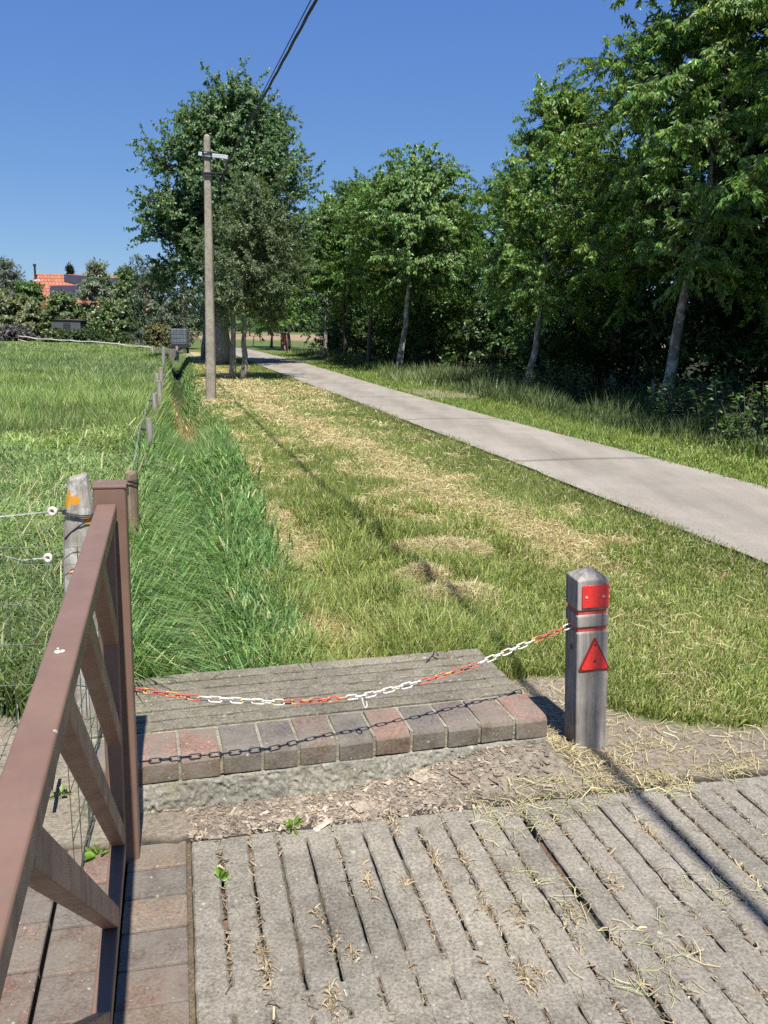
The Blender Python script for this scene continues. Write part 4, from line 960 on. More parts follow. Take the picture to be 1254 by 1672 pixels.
# ------------------------------------------------------------------ far field side: house, shrubs, sheds, tank
def at_far(px, Y): return atY(px, 560, Y)
HY = 108.0
house = empty('house', (atY(150, 540, HY)[0], HY, 0), 'brick house with orange tiled roof and dark solar panels behind the shrubs', 'house')
m, n, out = newmat('orange roof tiles'); v = coords(n)
br_ = tex(n, 'Brick', 1.0, vec=coords(n, (1, 1, 1.25))); br_.inputs['Color1'].default_value = (.40, .165, .095, 1); br_.inputs['Color2'].default_value = (.33, .135, .085, 1); br_.inputs['Mortar'].default_value = (.20, .07, .04, 1)
br_.inputs['Brick Width'].default_value = .45; br_.inputs['Row Height'].default_value = .42; br_.inputs['Mortar Size'].default_value = .035
nz = tex(n, 'Noise', 1.2, 5, .7, v); comb = n.nodes.new('ShaderNodeSeparateXYZ'); tc = n.nodes.new('ShaderNodeTexCoord'); n.links.new(tc.outputs['Object'], comb.inputs[0])
cx = n.nodes.new('ShaderNodeCombineXYZ'); n.links.new(comb.outputs[0], cx.inputs[0]); n.links.new(comb.outputs[2], cx.inputs[1]); n.links.new(cx.outputs[0], br_.inputs['Vector'])
c = mixc(n, .6, br_.outputs[0], ramp(n, nz.outputs[0], [(.35, (.75, .72, .7)), (.6, (1.1, 1.1, 1.1))]), 'MULTIPLY'); finish(n, out, c, .85, br_.outputs[1], .05, .5, .2); M['tiles'] = m
M['housebrick'] = plain('house brick', (.33, .17, .11), .9, .2, var=.25, scale=3)
M['solar'] = plain('solar panel glass', (.035, .03, .045), .25, .5, var=.15, scale=.6, bstr=0)
hx = house.location
RA = atY(56, 441, HY + 4.5); RB = atY(232, 456, HY + 4.5); EA = atY(38, 512, HY - .5); EB = atY(240, 516, HY - .5)
rz = (RA[2] + RB[2]) / 2; ez = 3.0
x0, x1 = RA[0] - hx[0], RB[0] - hx[0]
mb = MB(); y0_, y1_, y2_ = -.5, 4.6, 9.7; th = .18
roof = [(x0, y0_, ez), (x1, y0_, ez), (x1, y1_, rz), (x0, y1_, rz), (x0, y2_, ez), (x1, y2_, ez)]; low = [(x, y, z - th) for x, y, z in roof]
mb.add(roof + low, [(0, 1, 2, 3), (3, 2, 5, 4), (7, 6, 9, 8), (8, 9, 10, 11), (0, 6, 7, 1), (4, 5, 11, 10), (0, 3, 9, 6), (3, 4, 10, 9), (1, 7, 8, 2), (2, 8, 11, 5)])
rf = mb.build('roof', M['tiles'], house)
nrm = np.cross(np.array([1, 0, 0]), np.array([0, y1_ - y0_, rz - ez])); nrm = nrm / np.linalg.norm(nrm)
def on_roof(px, py):
    d = ray(px, py); p0 = np.array([hx[0] + x0, hx[1] + y0_, ez]); C = np.array([0, 0, EYE]); t = ((p0 - C) @ nrm) / (d @ nrm); return C + d * t - np.array([hx[0], hx[1], 0])
for poly in ([(105, 449), (200, 456), (200, 468), (124, 465), (105, 460)], [(124, 467), (200, 470), (200, 492), (82, 489), (82, 468)]):
    mb = MB(); P_ = [on_roof(*p) for p in poly]; nn_ = len(P_)
    mb.add([p + nrm * .12 for p in P_] + [p + nrm * .03 for p in P_], [tuple(range(nn_))[::-1], tuple(range(nn_, 2 * nn_))] + [(i, (i + 1) % nn_, nn_ + (i + 1) % nn_, nn_ + i) for i in range(nn_)]); mb.build('solar_panels', M['solar'], rf)
mb = MB(); a = on_roof(58, 458); mb.tube([a - np.array([0, 0, .2]), a + np.array([0, 0, 1.75])], .13, 10); mb.tube([a + np.array([0, 0, 1.75]), a + np.array([0, 0, 2.0])], .19, 10); mb.build('flue', M['steel_dark'], rf)
mb = MB(); blob(mb, a + np.array([.25, -.1, -.1]), .5, .1, .25, 3); mb.build('flue_flashing', M['galv'], rf)
mb = MB(); xm = (x0 + x1) / 2; 
mb.add([(x0 + .3, 0, -.2), (x1 - .3, 0, -.2), (x1 - .3, 9.2, -.2), (x0 + .3, 9.2, -.2), (x0 + .3, 0, ez - .05), (x1 - .3, 0, ez - .05), (x1 - .3, 9.2, ez - .05), (x0 + .3, 9.2, ez - .05), (x0 + .3, 4.6, rz - .3), (x1 - .3, 4.6, rz - .3)],
       [(0, 1, 5, 4), (1, 2, 6, 9, 5), (2, 3, 7, 6), (3, 0, 4, 8, 7)]); mb.build('wall', M['housebrick'], house)
M['glass'] = plain('window glass', (.03, .035, .04), .1, .6, var=.1)
for wx in (-2.4, 1.5): mb = MB(); mb.box((xm + wx, -.03, 1.5), (.55, .03, .6)); f_ = mb.build('window', M['glass'], house); mb = MB(); mb.box((xm + wx, -.05, .86), (.65, .06, .04)); mb.build('sill', M['white'], f_)
wing = empty('house', (atY(242, 540, HY + 6)[0], HY + 6, 0), 'small orange roofed annex peeping out right of the shrubs', 'house')
wr = atY(244, 476, HY + 6)[2]; mb = MB()
mb.add([(-3, 0, 2.6), (.1, 0, 2.6), (.1, 3, wr), (-3, 3, wr), (-3, 6, 2.6), (.1, 6, 2.6)], [(0, 1, 2, 3), (3, 2, 5, 4)]); mb.build('roof', M['tiles'], wing)
mb = MB(); mb.add([(-2.9, .1, -.2), (0, .1, -.2), (0, 5.9, -.2), (-2.9, 5.9, -.2), (-2.9, .1, 2.6), (0, .1, 2.6), (0, 5.9, 2.6), (-2.9, 5.9, 2.6), (0, 3, wr - .05), (-2.9, 3, wr - .05)], [(0, 1, 5, 4), (1, 2, 6, 8, 5), (2, 3, 7, 6), (3, 0, 4, 9, 7)]); mb.build('wall', M['tiles'], wing)
# shrubs and trees in front of the house
def shrub(name, px, py_top, Y, halfw_px, seed, label, cat='shrub', leaf=(.36, .21), base=(.165, .215, .095), hi=(.11, .14, .06), hif=.2, env='bush', flowers=0, pw=1.0, group='shrubs and trees round the house'):
    p = atY(px, 560, Y); h_ = atY(px, py_top, Y)[2]; R_ = halfw_px * Y / F
    tr_ = make_tree(seed, h_, R_, .15, (0, 0), .12, 26, 6, 5, 9, leaf=leaf, base=base, hi=hi, hif=hif, droop=.25, env=env, elev=(15, 75), sag=.06, twl=.7)
    o = plant(name, (p[0], Y, 0), tr_, 'bark_dark', label, cat, group)
    if flowers:
        rg = np.random.default_rng(seed); k = rg.integers(0, len(tr_[1]) // 4, flowers); pp = tr_[1][k * 4 + 2]; mb = MB()
        pp = pp[(pp[:, 1] < .3)]
        for q in pp: blob(mb, q, .2, .2, .07, rg.random() * 9)
        mb.build('blossom', M['blossom'], o, smooth=True)
    return o
M['blossom'] = plain('cream blossom', (.62, .60, .45), .9, .2, var=.25, scale=10)
shrub('grey_tree', 12, 424, 96, 40, 71, 'grey green feathery tree at the left edge', 'tree', (.45, .12), (.12, .155, .11), (.17, .2, .15), .3, 'column')
shrub('bush', 52, 462, 95, 26, 72, 'bright green rounded bush below the roof flue', base=(.11, .2, .055))
shrub('olive_bush', 28, 474, 92, 58, 73, 'broad olive bush flecked with cream blossom at the left edge', base=(.17, .19, .10), hi=(.30, .32, .18), hif=.35)
shrub('bush', 108, 478, 92, 34, 74, 'mid green bush before the solar panels with shade beneath', base=(.165, .225, .09))
shrub('grey_tree', 163, 430, 95, 31, 75, 'tall grey green spiry tree before the solar roof', 'tree', (.42, .18), (.19, .225, .16), (.25, .28, .2), .3, 'cone')
shrub('garden_tree', 208, 438, 93, 30, 76, 'dark green pointed tree before the roof end', 'tree', base=(.14, .205, .085), env='cone')
shrub('elder_bush', 190, 490, 89, 40, 77, 'elder bush with clusters of white blossom', base=(.15, .21, .085), flowers=60)
shrub('conifer', 118, 434, 118, 5, 78, 'conifer tip showing above the roof ridge', 'tree', (.4, .12), (.03, .055, .03), (.05, .08, .04), .1, 'cone')
shrub('dark_tree', 262, 492, 100, 22, 79, 'dark dull green tree right of the orange annex', 'tree', base=(.03, .055, .03), hi=(.06, .08, .05))
shrub('flowering_shrub', 262, 530, 62, 24, 80, 'small rounded shrub with yellowish bloom beside the water tank', leaf=(.2, .12), base=(.10, .115, .045), hi=(.26, .24, .12), hif=.4)
for i, (px, top, hw_) in enumerate(((22, 533, 30), (95, 540, 22), (150, 540, 26), (205, 548, 22))):
    shrub('low_bush', px, top, 84 - i * 3, hw_, 85 + i, ['lilac tinged low bush under the olive bush at the left edge', 'low weedy bush before the dark shed', 'low weedy bush below the elder bush', 'low weedy bush by the small grey hut'][i], base=[(.11, .10, .10), (.07, .10, .035), (.05, .09, .03), (.06, .09, .03)][i], hi=[(.25, .22, .25), (.12, .15, .05), (.1, .13, .04), (.1, .14, .05)][i], group='low bushes along the field edge')
# sheds
def shed(name, px, Y, wpx, top, label, mat, roofmat, dep=2.0, ridge=.35):
    p = atY(px, 556, Y); w_ = wpx * Y / F / 2; h_ = atY(px, top, Y)[2] - ridge
    o = empty(name, (p[0], Y, 0), label, 'shed'); mb = MB(); mb.box((0, dep / 2, h_ / 2 - .1), (w_, dep / 2, h_ / 2 + .1)); mb.build('wall', mat, o)
    mb = MB(); a = w_ + .12; mb.add([(-a, -.12, h_), (a, -.12, h_), (a, dep + .12, h_), (-a, dep + .12, h_), (-a * 0, -.12, h_ + ridge), (0, dep + .12, h_ + ridge)], [(0, 4, 5, 3), (4, 1, 2, 5), (0, 1, 4), (2, 3, 5), (0, 3, 2, 1)]); mb.build('roof', roofmat, o)
    mb = MB(); mb.box((.1, -.02, h_ * .45), (w_ * .25, .02, h_ * .4)); mb.build('door', M['steel_dark'], o)
    return o
M['shed_dark'] = plain('dark weathered boards', (.075, .08, .085), .8, .3, scale=4); M['shed_grey'] = plain('grey weathered boards', (.16, .145, .125), .9, .2, scale=4)
shed('shed', 109, 88, 46, 521, 'long low dark shed under the mid green bush', M['shed_dark'], M['shed_dark'], 2.0, .1)
shed('shed', 229, 74, 20, 539, 'small grey hut with pitched roof at the field corner', M['shed_grey'], M['shed_dark'], 1.6, .3)
# pale rail fence along the end of the field
rfn = empty('rail_fence', at(120, 556), 'pale wooden rail fence along the far end of the field', 'fence')
pa = [(-20, 549), (30, 549), (62, 554), (100, 556), (130, 558), (170, 560), (215, 566), (248, 568)]
P3 = [np.array([*at(px, py + 6)[:2], .75 + .12 * sin(px)]) for px, py in pa]
P3 = []
for px, py in pa:
    Yq = np.interp(px, [-20, 248], [88, 60]); P3.append(atY(px, py, Yq))
M['rail'] = wood_mat('bleached rails', (.32, .30, .26), (.6, .57, .5), 0, 6)
for a, b in zip(P3[:-1], P3[1:]): mb = MB(); mb.tube([a, (a + b) / 2 + np.array([0, 0, .06]), b], .07, 6); local(mb.build('rail', M['rail'], rfn), rfn); mb = MB(); mb.tube([a - np.array([0, 0, .32]), (a + b) / 2 - np.array([0, 0, .4]), b - np.array([0, 0, .3])], .05, 6); local(mb.build('rail', M['rail'], rfn), rfn)
for a in P3: mb = MB(); mb.tube([a * np.array([1, 1, 0]) - np.array([0, 0, .2]), a + np.array([0, 0, .15])], .06, 6); local(mb.build('post', M['wood'], rfn), rfn)
# caged water tank on its stand
tp = at(292, 577); tkb = atY(292, 566, tp[1])[2]
tank = empty('water_tank', (tp[0], tp[1], 0), 'dark caged plastic water tank on a wooden stand over the ditch end', 'water tank')
M['tank'] = plain('grey tank plastic', (.115, .13, .155), .35, .5, var=.3, scale=3)
q = atY(280, 563, tp[1]); q2 = atY(305, 537, tp[1]); tw = (q2[0] - q[0]) / 2; z0_, z1_ = q[2], q2[2]
mb = MB(); mb.box((0, .5, (z0_ + z1_) / 2), (tw, .5, (z1_ - z0_) / 2)); mb.build('bottle', M['tank'], tank, bevel=.09, seg=3)
mb = MB()
for i in range(6): x_ = -tw - .02 + (2 * tw + .04) * i / 5; mb.tube([(x_, -.04, z0_ - .02), (x_, -.04, z1_ + .02)], .011, 5)
for i in range(5): z_ = z0_ + (z1_ - z0_) * i / 4; mb.tube([(-tw - .04, 1.03, z_), (-tw - .04, -.05, z_), (tw + .04, -.05, z_), (tw + .04, 1.03, z_)], .011, 5)
mb.build('cage', M['steel_mid'], tank)
mb = MB(); mb.box((0, .5, z0_ - .08), (tw + .06, .56, .06)); mb.build('pallet', M['steel_dark'], tank)
for x_ in (-tw * .72, tw * .72):
    for y_ in (.05, .95): mb = MB(); mb.box((x_, y_, (z0_ - .14) / 2 - .15), (.07, .07, (z0_ - .14) / 2 + .15)); mb.build('leg', M['shed_dark'], tank)
mb = MB(); mb.box((0, -.03, z0_ - .3), (.14, .05, .07)); mb.build('valve', M['black'], tank)
sl2 = empty('ditch_sluice', atY(270, 572, 50), 'low timber sluice board across the end of the ditch', 'sluice')
mb = MB(); mb.box((0, 0, -.25), (.75, .06, .32)); mb.build('board', M['shed_grey'], sl2)
for x_ in (-.7, .7): mb = MB(); mb.box((x_, -.09, -.2), (.06, .06, .45)); mb.build('post', M['wood'], sl2)
# pink pillar, white stake, further field edge
pp_ = at(464, 571); pil = empty('brick_pillar', pp_, 'pink brick pillar under the trees by the far lane', 'pillar'); M['pinkbrick'] = plain('pink brick', (.42, .22, .17), .9, .2, var=.2, scale=6)
hp_ = atY(464, 545, pp_[1])[2]; mb = MB(); mb.box((0, 0, hp_ / 2 - .1), (.26, .26, hp_ / 2 + .1)); mb.build('shaft', M['pinkbrick'], pil, bevel=.02); mb = MB(); mb.box((0, 0, hp_ + .05), (.31, .31, .045)); mb.build('cap', M['concrete_dark'], pil, bevel=.02)
stp = at(413, 566); mb = MB(); mb.tube([(0, 0, -.2), (.1, 0, atY(416, 549, stp[1])[2])], .05, 6); wsb = mb.build('marker_stake', M['white'], None); wsb.location = stp; tag(wsb, 'thin white leaning stake at the field edge between the trunks', 'stake')
# far treeline, with haze painted into its bluish leaf colour
rg = np.random.default_rng(91); n_ = 26000; az = rg.uniform(-.62, .62, n_); dist = 250 + 40 * fbm(az * 30, az * 0, 1, 3)
top = 5 + 8 * fbm(az * 40, az * 0 + 3, 1, 6, 5) ** 1.3; pos = np.stack([dist * np.sin(az), dist * np.cos(az), rg.random(n_) ** .8 * top], 1); pos[:, 1] += rg.normal(0, 3, n_)
V, Fa, C = leaf_cloud(rg, pos, rg.normal(0, 1, (n_, 3)), 1.7, 1.0, .1, leaf_tint(rg, n_, (.075, .105, .085), .2))
tl = fast_mesh('treeline', V, [Fa], M['leaf'], C); tag(tl, 'hazy far treeline across the open fields', None, kind='stuff')
for i, (px, Y_, sc) in enumerate(((408, 150, .8), (438, 170, .9), (395, 190, 1.0), (372, 180, .9))):
    p = atY(px, 548, Y_); o = recopy(wt[i % 3], (p[0], p[1], 0), ['small distant field tree left of the white stake', 'distant field tree between the far trunks', 'distant field tree beyond the twin stems', 'distant field tree seen beside the thick trunk'][i], i, sc, 'distant trees across the fields')

# ------------------------------------------------------------------ grass
def blades(rng, x, y, hgt, wid, bend, tint, two=True, z=None):
    n_ = len(x); z = gz(x, y) - .01 if z is None else z
    a = rng.normal(0, 1.7, n_) + 7 * fbm(x, y, .45, 29, 2) + 5 * fbm(x, y, 2.2, 30, 2); ld = np.stack([np.cos(a), np.sin(a), np.zeros(n_)], 1)
    fa = rng.uniform(0, 2 * pi, n_); s = np.stack([np.cos(fa), np.sin(fa), np.zeros(n_)], 1) * (wid / 2)[:, None]
    b = np.stack([x, y, z], 1); bd = (bend * hgt)[:, None]; hh = hgt[:, None] * np.array([[0, 0, 1]])
    if two:
        m1 = b + hh * .45 + ld * bd * .2; m2 = b + hh * .82 + ld * bd * .58; tip = b + hh * np.maximum(.45, 1 - .35 * bend)[:, None] + ld * bd * 1.15
        V = np.stack([b - s, b + s, m1 + s * .95, m1 - s * .95, m2 + s * .65, m2 - s * .65, tip], 1).reshape(-1, 3); i0 = np.arange(n_) * 7
        q = np.concatenate([np.stack([i0, i0 + 1, i0 + 2, i0 + 3], 1), np.stack([i0 + 3, i0 + 2, i0 + 4, i0 + 5], 1)]); t = np.stack([i0 + 5, i0 + 4, i0 + 6], 1)
        return V, [q, t], np.repeat(tint, 7, axis=0)
    tip = b + hh + ld * bd; V = np.stack([b - s, b + s, tip], 1).reshape(-1, 3); i0 = np.arange(n_) * 3
    return V, [np.stack([i0, i0 + 1, i0 + 2], 1)], np.repeat(tint, 3, axis=0)
def merge(parts):
    V = []; C = []; P = {}; o = 0
    for v, ps, c in parts:
        for p in ps: P.setdefault(p.shape[1], []).append(p + o)
        V.append(v); C.append(c); o += len(v)
    return np.concatenate(V), [np.concatenate(P[k]) for k in P], np.concatenate(C)
def scatter(rng, n_, rmin, rmax, amin, amax, power):
    """points in a wedge before the yard, thinning with distance (density ~ r^-power)"""
    u = rng.random(n_); k = 2 - power
    r_ = (rmin ** k + u * (rmax ** k - rmin ** k)) ** (1 / k) if abs(k) > 1e-6 else rmin * (rmax / rmin) ** u
    a = rng.uniform(amin, amax, n_); return r_ * np.sin(a), r_ * np.cos(a), r_
rg = np.random.default_rng(100)
def tints(rng, n_, cols, wts, var=.22):
    cols = np.array(cols); k = rng.choice(len(cols), n_, p=np.array(wts) / sum(wts)); return (cols[k] * (1 + rng.normal(0, var, (n_, 1)).clip(-.5, .7))).clip(.005, .7)
def hmask(x, y): hu, hv = hframe(x, y); return (hv > HDEP + .02) | (hu > .03)
# field: lush tall grass
parts = []
x, y, r_ = scatter(rg, 330000, 3.0, 75, -.62, -.06, 1.75)
k = (x < xDL(y) + .05) & hmask(x, y) & (soil(x, y) < .35 + .3 * rg.random(len(x))) & (y < 72 + x * .0); x, y, r_ = x[k], y[k], r_[k]
patch = fbm(x, y, 1.6, 61, 4); patch2 = fbm(x, y, 7, 62, 3)
near = r_ < 14
for sel, two in ((near, True), (~near, False)):
    xs, ys_, rs, pp, p2 = x[sel], y[sel], r_[sel], patch[sel], patch2[sel]; n_ = len(xs)
    hgt = (.20 + .26 * pp + .10 * rg.random(n_)) * np.where(two, 1, 1) * (1 - .25 * sstep(20, 60, rs)); wid = .0085 * rg.uniform(.7, 1.4, n_) * np.maximum(1, rs / 5.0) ** .9
    tn = tints(rg, n_, [(.205, .295, .075), (.27, .355, .10), (.13, .215, .065), (.44, .44, .22)], [5, 4, 3, 1.2]); tn = tn * (.80 + .38 * sstep(.35, .65, pp))[:, None] * (1 + .25 * (p2 - .5))[:, None]
    tn[:, 2] *= 1 + .25 * (p2 < .5)
    sd_ = rg.random(n_) < .010; hgt[sd_] *= 1.35; wid[sd_] *= .8; tn[sd_] = tints(rg, int(sd_.sum()), [(.46, .40, .24), (.40, .38, .2)], [1, 1])
    br_l = rg.random(n_) < .02; wid[br_l] *= 3.5; hgt[br_l] *= .6
    parts.append(blades(rg, xs, ys_, hgt, wid, rg.uniform(.15, 1.0, n_), tn, two))
V, P_, C = merge(parts); tag(fast_mesh('meadow_grass', V, P_, M['blade'], C), 'tall lush green grass of the field', None, kind='stuff')
# ditch: long dark rank grass
parts = []
x, y, r_ = scatter(rg, 430000, 3.2, 52, -.42, .02, 1.5)
ex = (x - xDL(y)) / np.maximum(xDR(y) - xDL(y), .2)
k = (ex > -.1) & (ex < 1.05 + .12 * rg.normal(0, 1, len(x))) & hmask(x, y); x, y, r_, ex = x[k], y[k], r_[k], ex[k]
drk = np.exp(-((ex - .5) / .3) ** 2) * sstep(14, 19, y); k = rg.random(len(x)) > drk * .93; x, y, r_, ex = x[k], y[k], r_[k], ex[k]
n_ = len(x); pp = fbm(x, y, .9, 71)
hgt = (.20 + .28 * pp + .20 * rg.random(n_) ** 2) * (1 - .45 * sstep(.75, 1.05, ex)) * (1 - .62 * sstep(11, 18, y)); wid = .0108 * rg.uniform(.45, 1.5, n_) * np.maximum(1, r_ / 6.5)
tn = tints(rg, n_, [(.135, .25, .07), (.20, .325, .095), (.08, .17, .055), (.29, .385, .14), (.44, .39, .20)], [5, 4, 3, 1.8, .5]) * (.75 + .5 * pp)[:, None]
dryb = np.exp(-((ex - np.clip(.66 - .03 * (y - 19), .34, .66)) / .2) ** 2) * sstep(13, 16, y) * sstep(34, 28, y); dsel = rg.random(n_) < dryb * .85; tn[dsel] = tints(rg, int(dsel.sum()), [(.44, .36, .18), (.34, .30, .13)], [1, 1])
bend = rg.uniform(.1, 1.0, n_); near = r_ < 12
for sel, two in ((near, True), (~near, False)): parts.append(blades(rg, x[sel], y[sel], hgt[sel], wid[sel], bend[sel], tn[sel], two))
V, P_, C = merge(parts); tag(fast_mesh('ditch_grass', V, P_, M['blade'], C), 'long dark green grass growing in the ditch', None, kind='stuff')
HEAPS = ((722, 908, .36, .05, 'broad flat heap of pale hay, farthest of the three on the verge'), (692, 958, .18, .09, 'small dark hollow heap of hay in the middle of the verge'), (735, 1000, .28, .09, 'shaggy heap of hay nearest the headwall'), (768, 985, .16, .05, 'flat pale patch of hay right of the shaggy heap'))
# verge between ditch and lane: mown green grass with straw lying in it
parts = []
x, y, r_ = scatter(rg, 720000, 3.4, 50, -.30, .70, 1.65)
k = (x > xDR(y) - .05) & (x < xRL(y) + .03 + .055 * rg.normal(0, 1, len(x)) + .10 * (fbm(x, y, .6, 19) - .5)) & hmask(x, y) & (soil(x, y) < .45 * rg.random(len(x)) + .05); x, y, r_ = x[k], y[k], r_[k]
hk = np.ones(len(x), bool)
for (px, py, rx, _h, _l) in HEAPS:
    q = at(px, py); hk &= ((x - q[0]) / 1.15) ** 2 + ((y - q[1]) / .8) ** 2 > (rx * .85) ** 2 * (.5 + rg.random(len(x)))
x, y, r_ = x[hk], y[hk], r_[hk]
stv = straw(x, y); n_ = len(x); pp = fbm(x, y, .5, 81, 4); droad = xRL(y) - x
tall = sstep(1.0, 2.2, droad) * sstep(13, 7, y); nearw = sstep(6.6, 5.2, y) * sstep(1.0, 2.0, droad) * sstep(.95, .6, x)
dry = rg.random(n_) < np.clip(stv * 1.3, 0, .96)
hgt = (.05 + .05 * rg.random(n_) + .17 * sstep(.40, .6, fbm(x, y, .38, 85, 3)) * tall * (1 - .85 * sstep(.55, .95, x - .0 * y) * sstep(7, 5.8, y)) * (1 - .8 * np.clip(stv * 1.3, 0, 1)) * rg.random(n_) ** .7 + .12 * nearw * rg.random(n_)); hgt = np.where(dry, hgt * .6, hgt)
wid = .0048 * rg.uniform(.7, 1.5, n_) * np.maximum(1, r_ / 5.5)
tn = tints(rg, n_, [(.225, .285, .07), (.30, .345, .095), (.16, .225, .055), (.42, .385, .17)], [5, 4, 3, 2.2]); tn = tn * (.8 + .45 * fbm(x, y, 1.1, 83))[:, None]
tn = tn * (1 - .28 * np.exp(-(droad / .75) ** 2))[:, None]
tn[dry] = tints(rg, int(dry.sum()), [(.54, .44, .23), (.44, .36, .18), (.62, .53, .31), (.32, .29, .12)], [4, 3, 2, 2])
brl = (rg.random(n_) < .018) & ~dry; wid = np.where(brl, wid * 4.5, wid); hgt = np.where(brl, hgt * .7, hgt)
bend = np.where(dry, rg.uniform(.8, 2.2, n_), np.where(brl, rg.uniform(1.0, 2.0, n_), rg.uniform(.1, .9, n_))); near = r_ < 9
for sel, two in ((near, True), (~near, False)): parts.append(blades(rg, x[sel], y[sel], hgt[sel], wid[sel], bend[sel], tn[sel], two))
V, P_, C = merge(parts); tag(fast_mesh('verge_grass', V, P_, M['blade'], C), 'mown yellowish green grass of the verge', None, kind='stuff')
# right-hand verge and tall undergrowth at the wood's edge
parts = []
x, y, r_ = scatter(rg, 260000, 8, 62, -.22, .56, 1.6)
dd = x - xRR(y); g1 = (dd > -.06 + .05 * rg.normal(0, 1, len(x))) & (dd < 6.5)
gy_ = at(700, 642)[1]; pathm = (np.abs(y - gy_ + .0) < 1.2) & (dd > -.1) & (dd < 6); k = g1 & ~(pathm & (rg.random(len(x)) < .25)); x, y, r_, dd = x[k], y[k], r_[k], dd[k]
n_ = len(x); edge = 1.75 + .5 * (fbm(x, y, 2, 91) - .5); tallm = sstep(edge - .25, edge + .35, dd)
k = rg.random(n_) > .55 * sstep(3.2, 5, dd); x, y, r_, dd, tallm = x[k], y[k], r_[k], dd[k], tallm[k]; n_ = len(x)
pale = np.exp(-((y - at(700, 622)[1]) / 2.6) ** 2) * (dd > 1.2) * (dd < 5)
hgt = .05 + .06 * rg.random(n_) + tallm * (.06 + .55 * sstep(.3, .75, fbm(x, y, 1.0, 93)) * rg.random(n_)) + pale * .35 * rg.random(n_); wid = .006 * rg.uniform(.7, 1.5, n_) * np.maximum(1, r_ / 6) * (1 + .4 * tallm)
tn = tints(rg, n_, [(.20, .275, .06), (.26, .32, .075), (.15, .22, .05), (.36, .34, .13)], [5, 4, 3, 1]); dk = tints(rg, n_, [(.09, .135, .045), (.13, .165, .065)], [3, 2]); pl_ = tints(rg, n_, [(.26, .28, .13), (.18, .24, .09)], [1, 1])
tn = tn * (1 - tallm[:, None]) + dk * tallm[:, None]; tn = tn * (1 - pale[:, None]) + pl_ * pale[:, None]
near = r_ < 16
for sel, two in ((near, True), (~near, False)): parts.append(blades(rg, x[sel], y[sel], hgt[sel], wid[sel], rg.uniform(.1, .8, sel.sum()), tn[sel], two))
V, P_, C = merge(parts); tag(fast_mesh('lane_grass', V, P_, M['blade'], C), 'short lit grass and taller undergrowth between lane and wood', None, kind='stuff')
# leafy edge plants at the right: upright leafy stems
NG = 'tall leafy weeds at the edge of the wood'
def nettle(rng, n_st, hgt, rad, leaf, base):
    mb = MB(); P = []; D = []
    for i in range(n_st):
        a = rng.uniform(0, 2 * pi); rr_ = rad * rng.random() ** .5; b = np.array([rr_ * cos(a), rr_ * sin(a), -.05]); hh = hgt * rng.uniform(.55, 1.1); t_ = b + np.array([.25 * rng.normal() * hh, .25 * rng.normal() * hh, hh])
        mb.tube([b, (b + t_) / 2 + np.array([0, 0, .05]), t_], [.009, .007, .003], 4, False)
        for j in range(26):
            f_ = rng.uniform(.12, 1); p = b + (t_ - b) * f_; an = rng.uniform(0, 2 * pi); P.append(p + np.array([cos(an), sin(an), 0]) * .03); D.append((cos(an), sin(an), .15))
    P = np.array(P); return (mb,) + leaf_cloud(rng, P, np.array(D), leaf[0], leaf[1], .15, leaf_tint(rng, len(P), base, .25))
nb_ = [plant('leafy_weed', (0, 0, 0), nettle(np.random.default_rng(200 + i), 34, 1.1, .75, (.12, .055), (.10, .16, .05)), 'bark_dark', 'x', 'weed', NG) for i in range(2)]
spots = [((1150, 690), 'bushy grey green weeds right of the pale peeling trunk'), ((1205, 715), 'bushy weeds in half shade far right of the pale trunk'), ((1250, 735), 'bushy weeds at the right edge of the picture'), ((1100, 690), 'bushy weeds at the foot of the pale peeling trunk'), ((960, 655), 'bushy weeds below the rounded clipped bush'), ((900, 648), 'bushy weeds right of the thin leaning trunk'), ((790, 634), 'bushy weeds at the gravel entrance')]
for i, (p, lab) in enumerate(spots):
    q = at(*p)
    if i < 2: o = nb_[i]; o.location = tuple(q); o['label'] = lab
    else: recopy(nb_[i % 2], q, lab, i * 1.4, .8 + .1 * (i % 3))
# thin posts of the old fence inside the shade
for i, (px, py, tp_) in enumerate(((948, 640, 600), (1000, 648, 612), (1068, 662, 620))):
    B = at(px, py); B = B * np.array([1.03, 1.03, 0]); T = atY(px - 1, tp_, B[1]); round_post('wood_fence_post', B, T, .05, M['wood'], ['thin old post in the shade under the clipped bush', 'thin old post in the shade between bush and pale trunk', 'thin old post in the shade just left of the pale trunk'][i], 'fence post', 'old posts along the wood')
# loose straw lying on the verge and on the soil
def strands(rng, x, y, z, L, w_, tint, flat=.25):
    n_ = len(x); a = rng.uniform(0, 2 * pi, n_); el = rng.normal(0, flat, n_); d = np.stack([np.cos(a) * np.cos(el), np.sin(a) * np.cos(el), np.sin(el)], 1)
    b = np.stack([x, y, z], 1); c1 = rng.normal(0, .12, (n_, 3)); s = np.cross(d, np.array([0, 0, 1.0]) + rng.normal(0, .4, (n_, 3))); s = s / (np.linalg.norm(s, axis=1)[:, None] + 1e-9) * (w_ / 2)[:, None]
    p0 = b - d * (L / 2)[:, None]; p1 = b + c1 * L[:, None]; p2 = b + d * (L / 2)[:, None]
    V = np.stack([p0 - s, p0 + s, p1 + s, p1 - s, p2 + s, p2 - s], 1).reshape(-1, 3); i0 = np.arange(n_) * 6
    return V, [np.concatenate([np.stack([i0, i0 + 1, i0 + 2, i0 + 3], 1), np.stack([i0 + 3, i0 + 2, i0 + 4, i0 + 5], 1)])], np.repeat(tint, 6, axis=0)
SCOL = [(.52, .435, .24), (.44, .365, .19), (.60, .53, .33), (.30, .25, .125)]
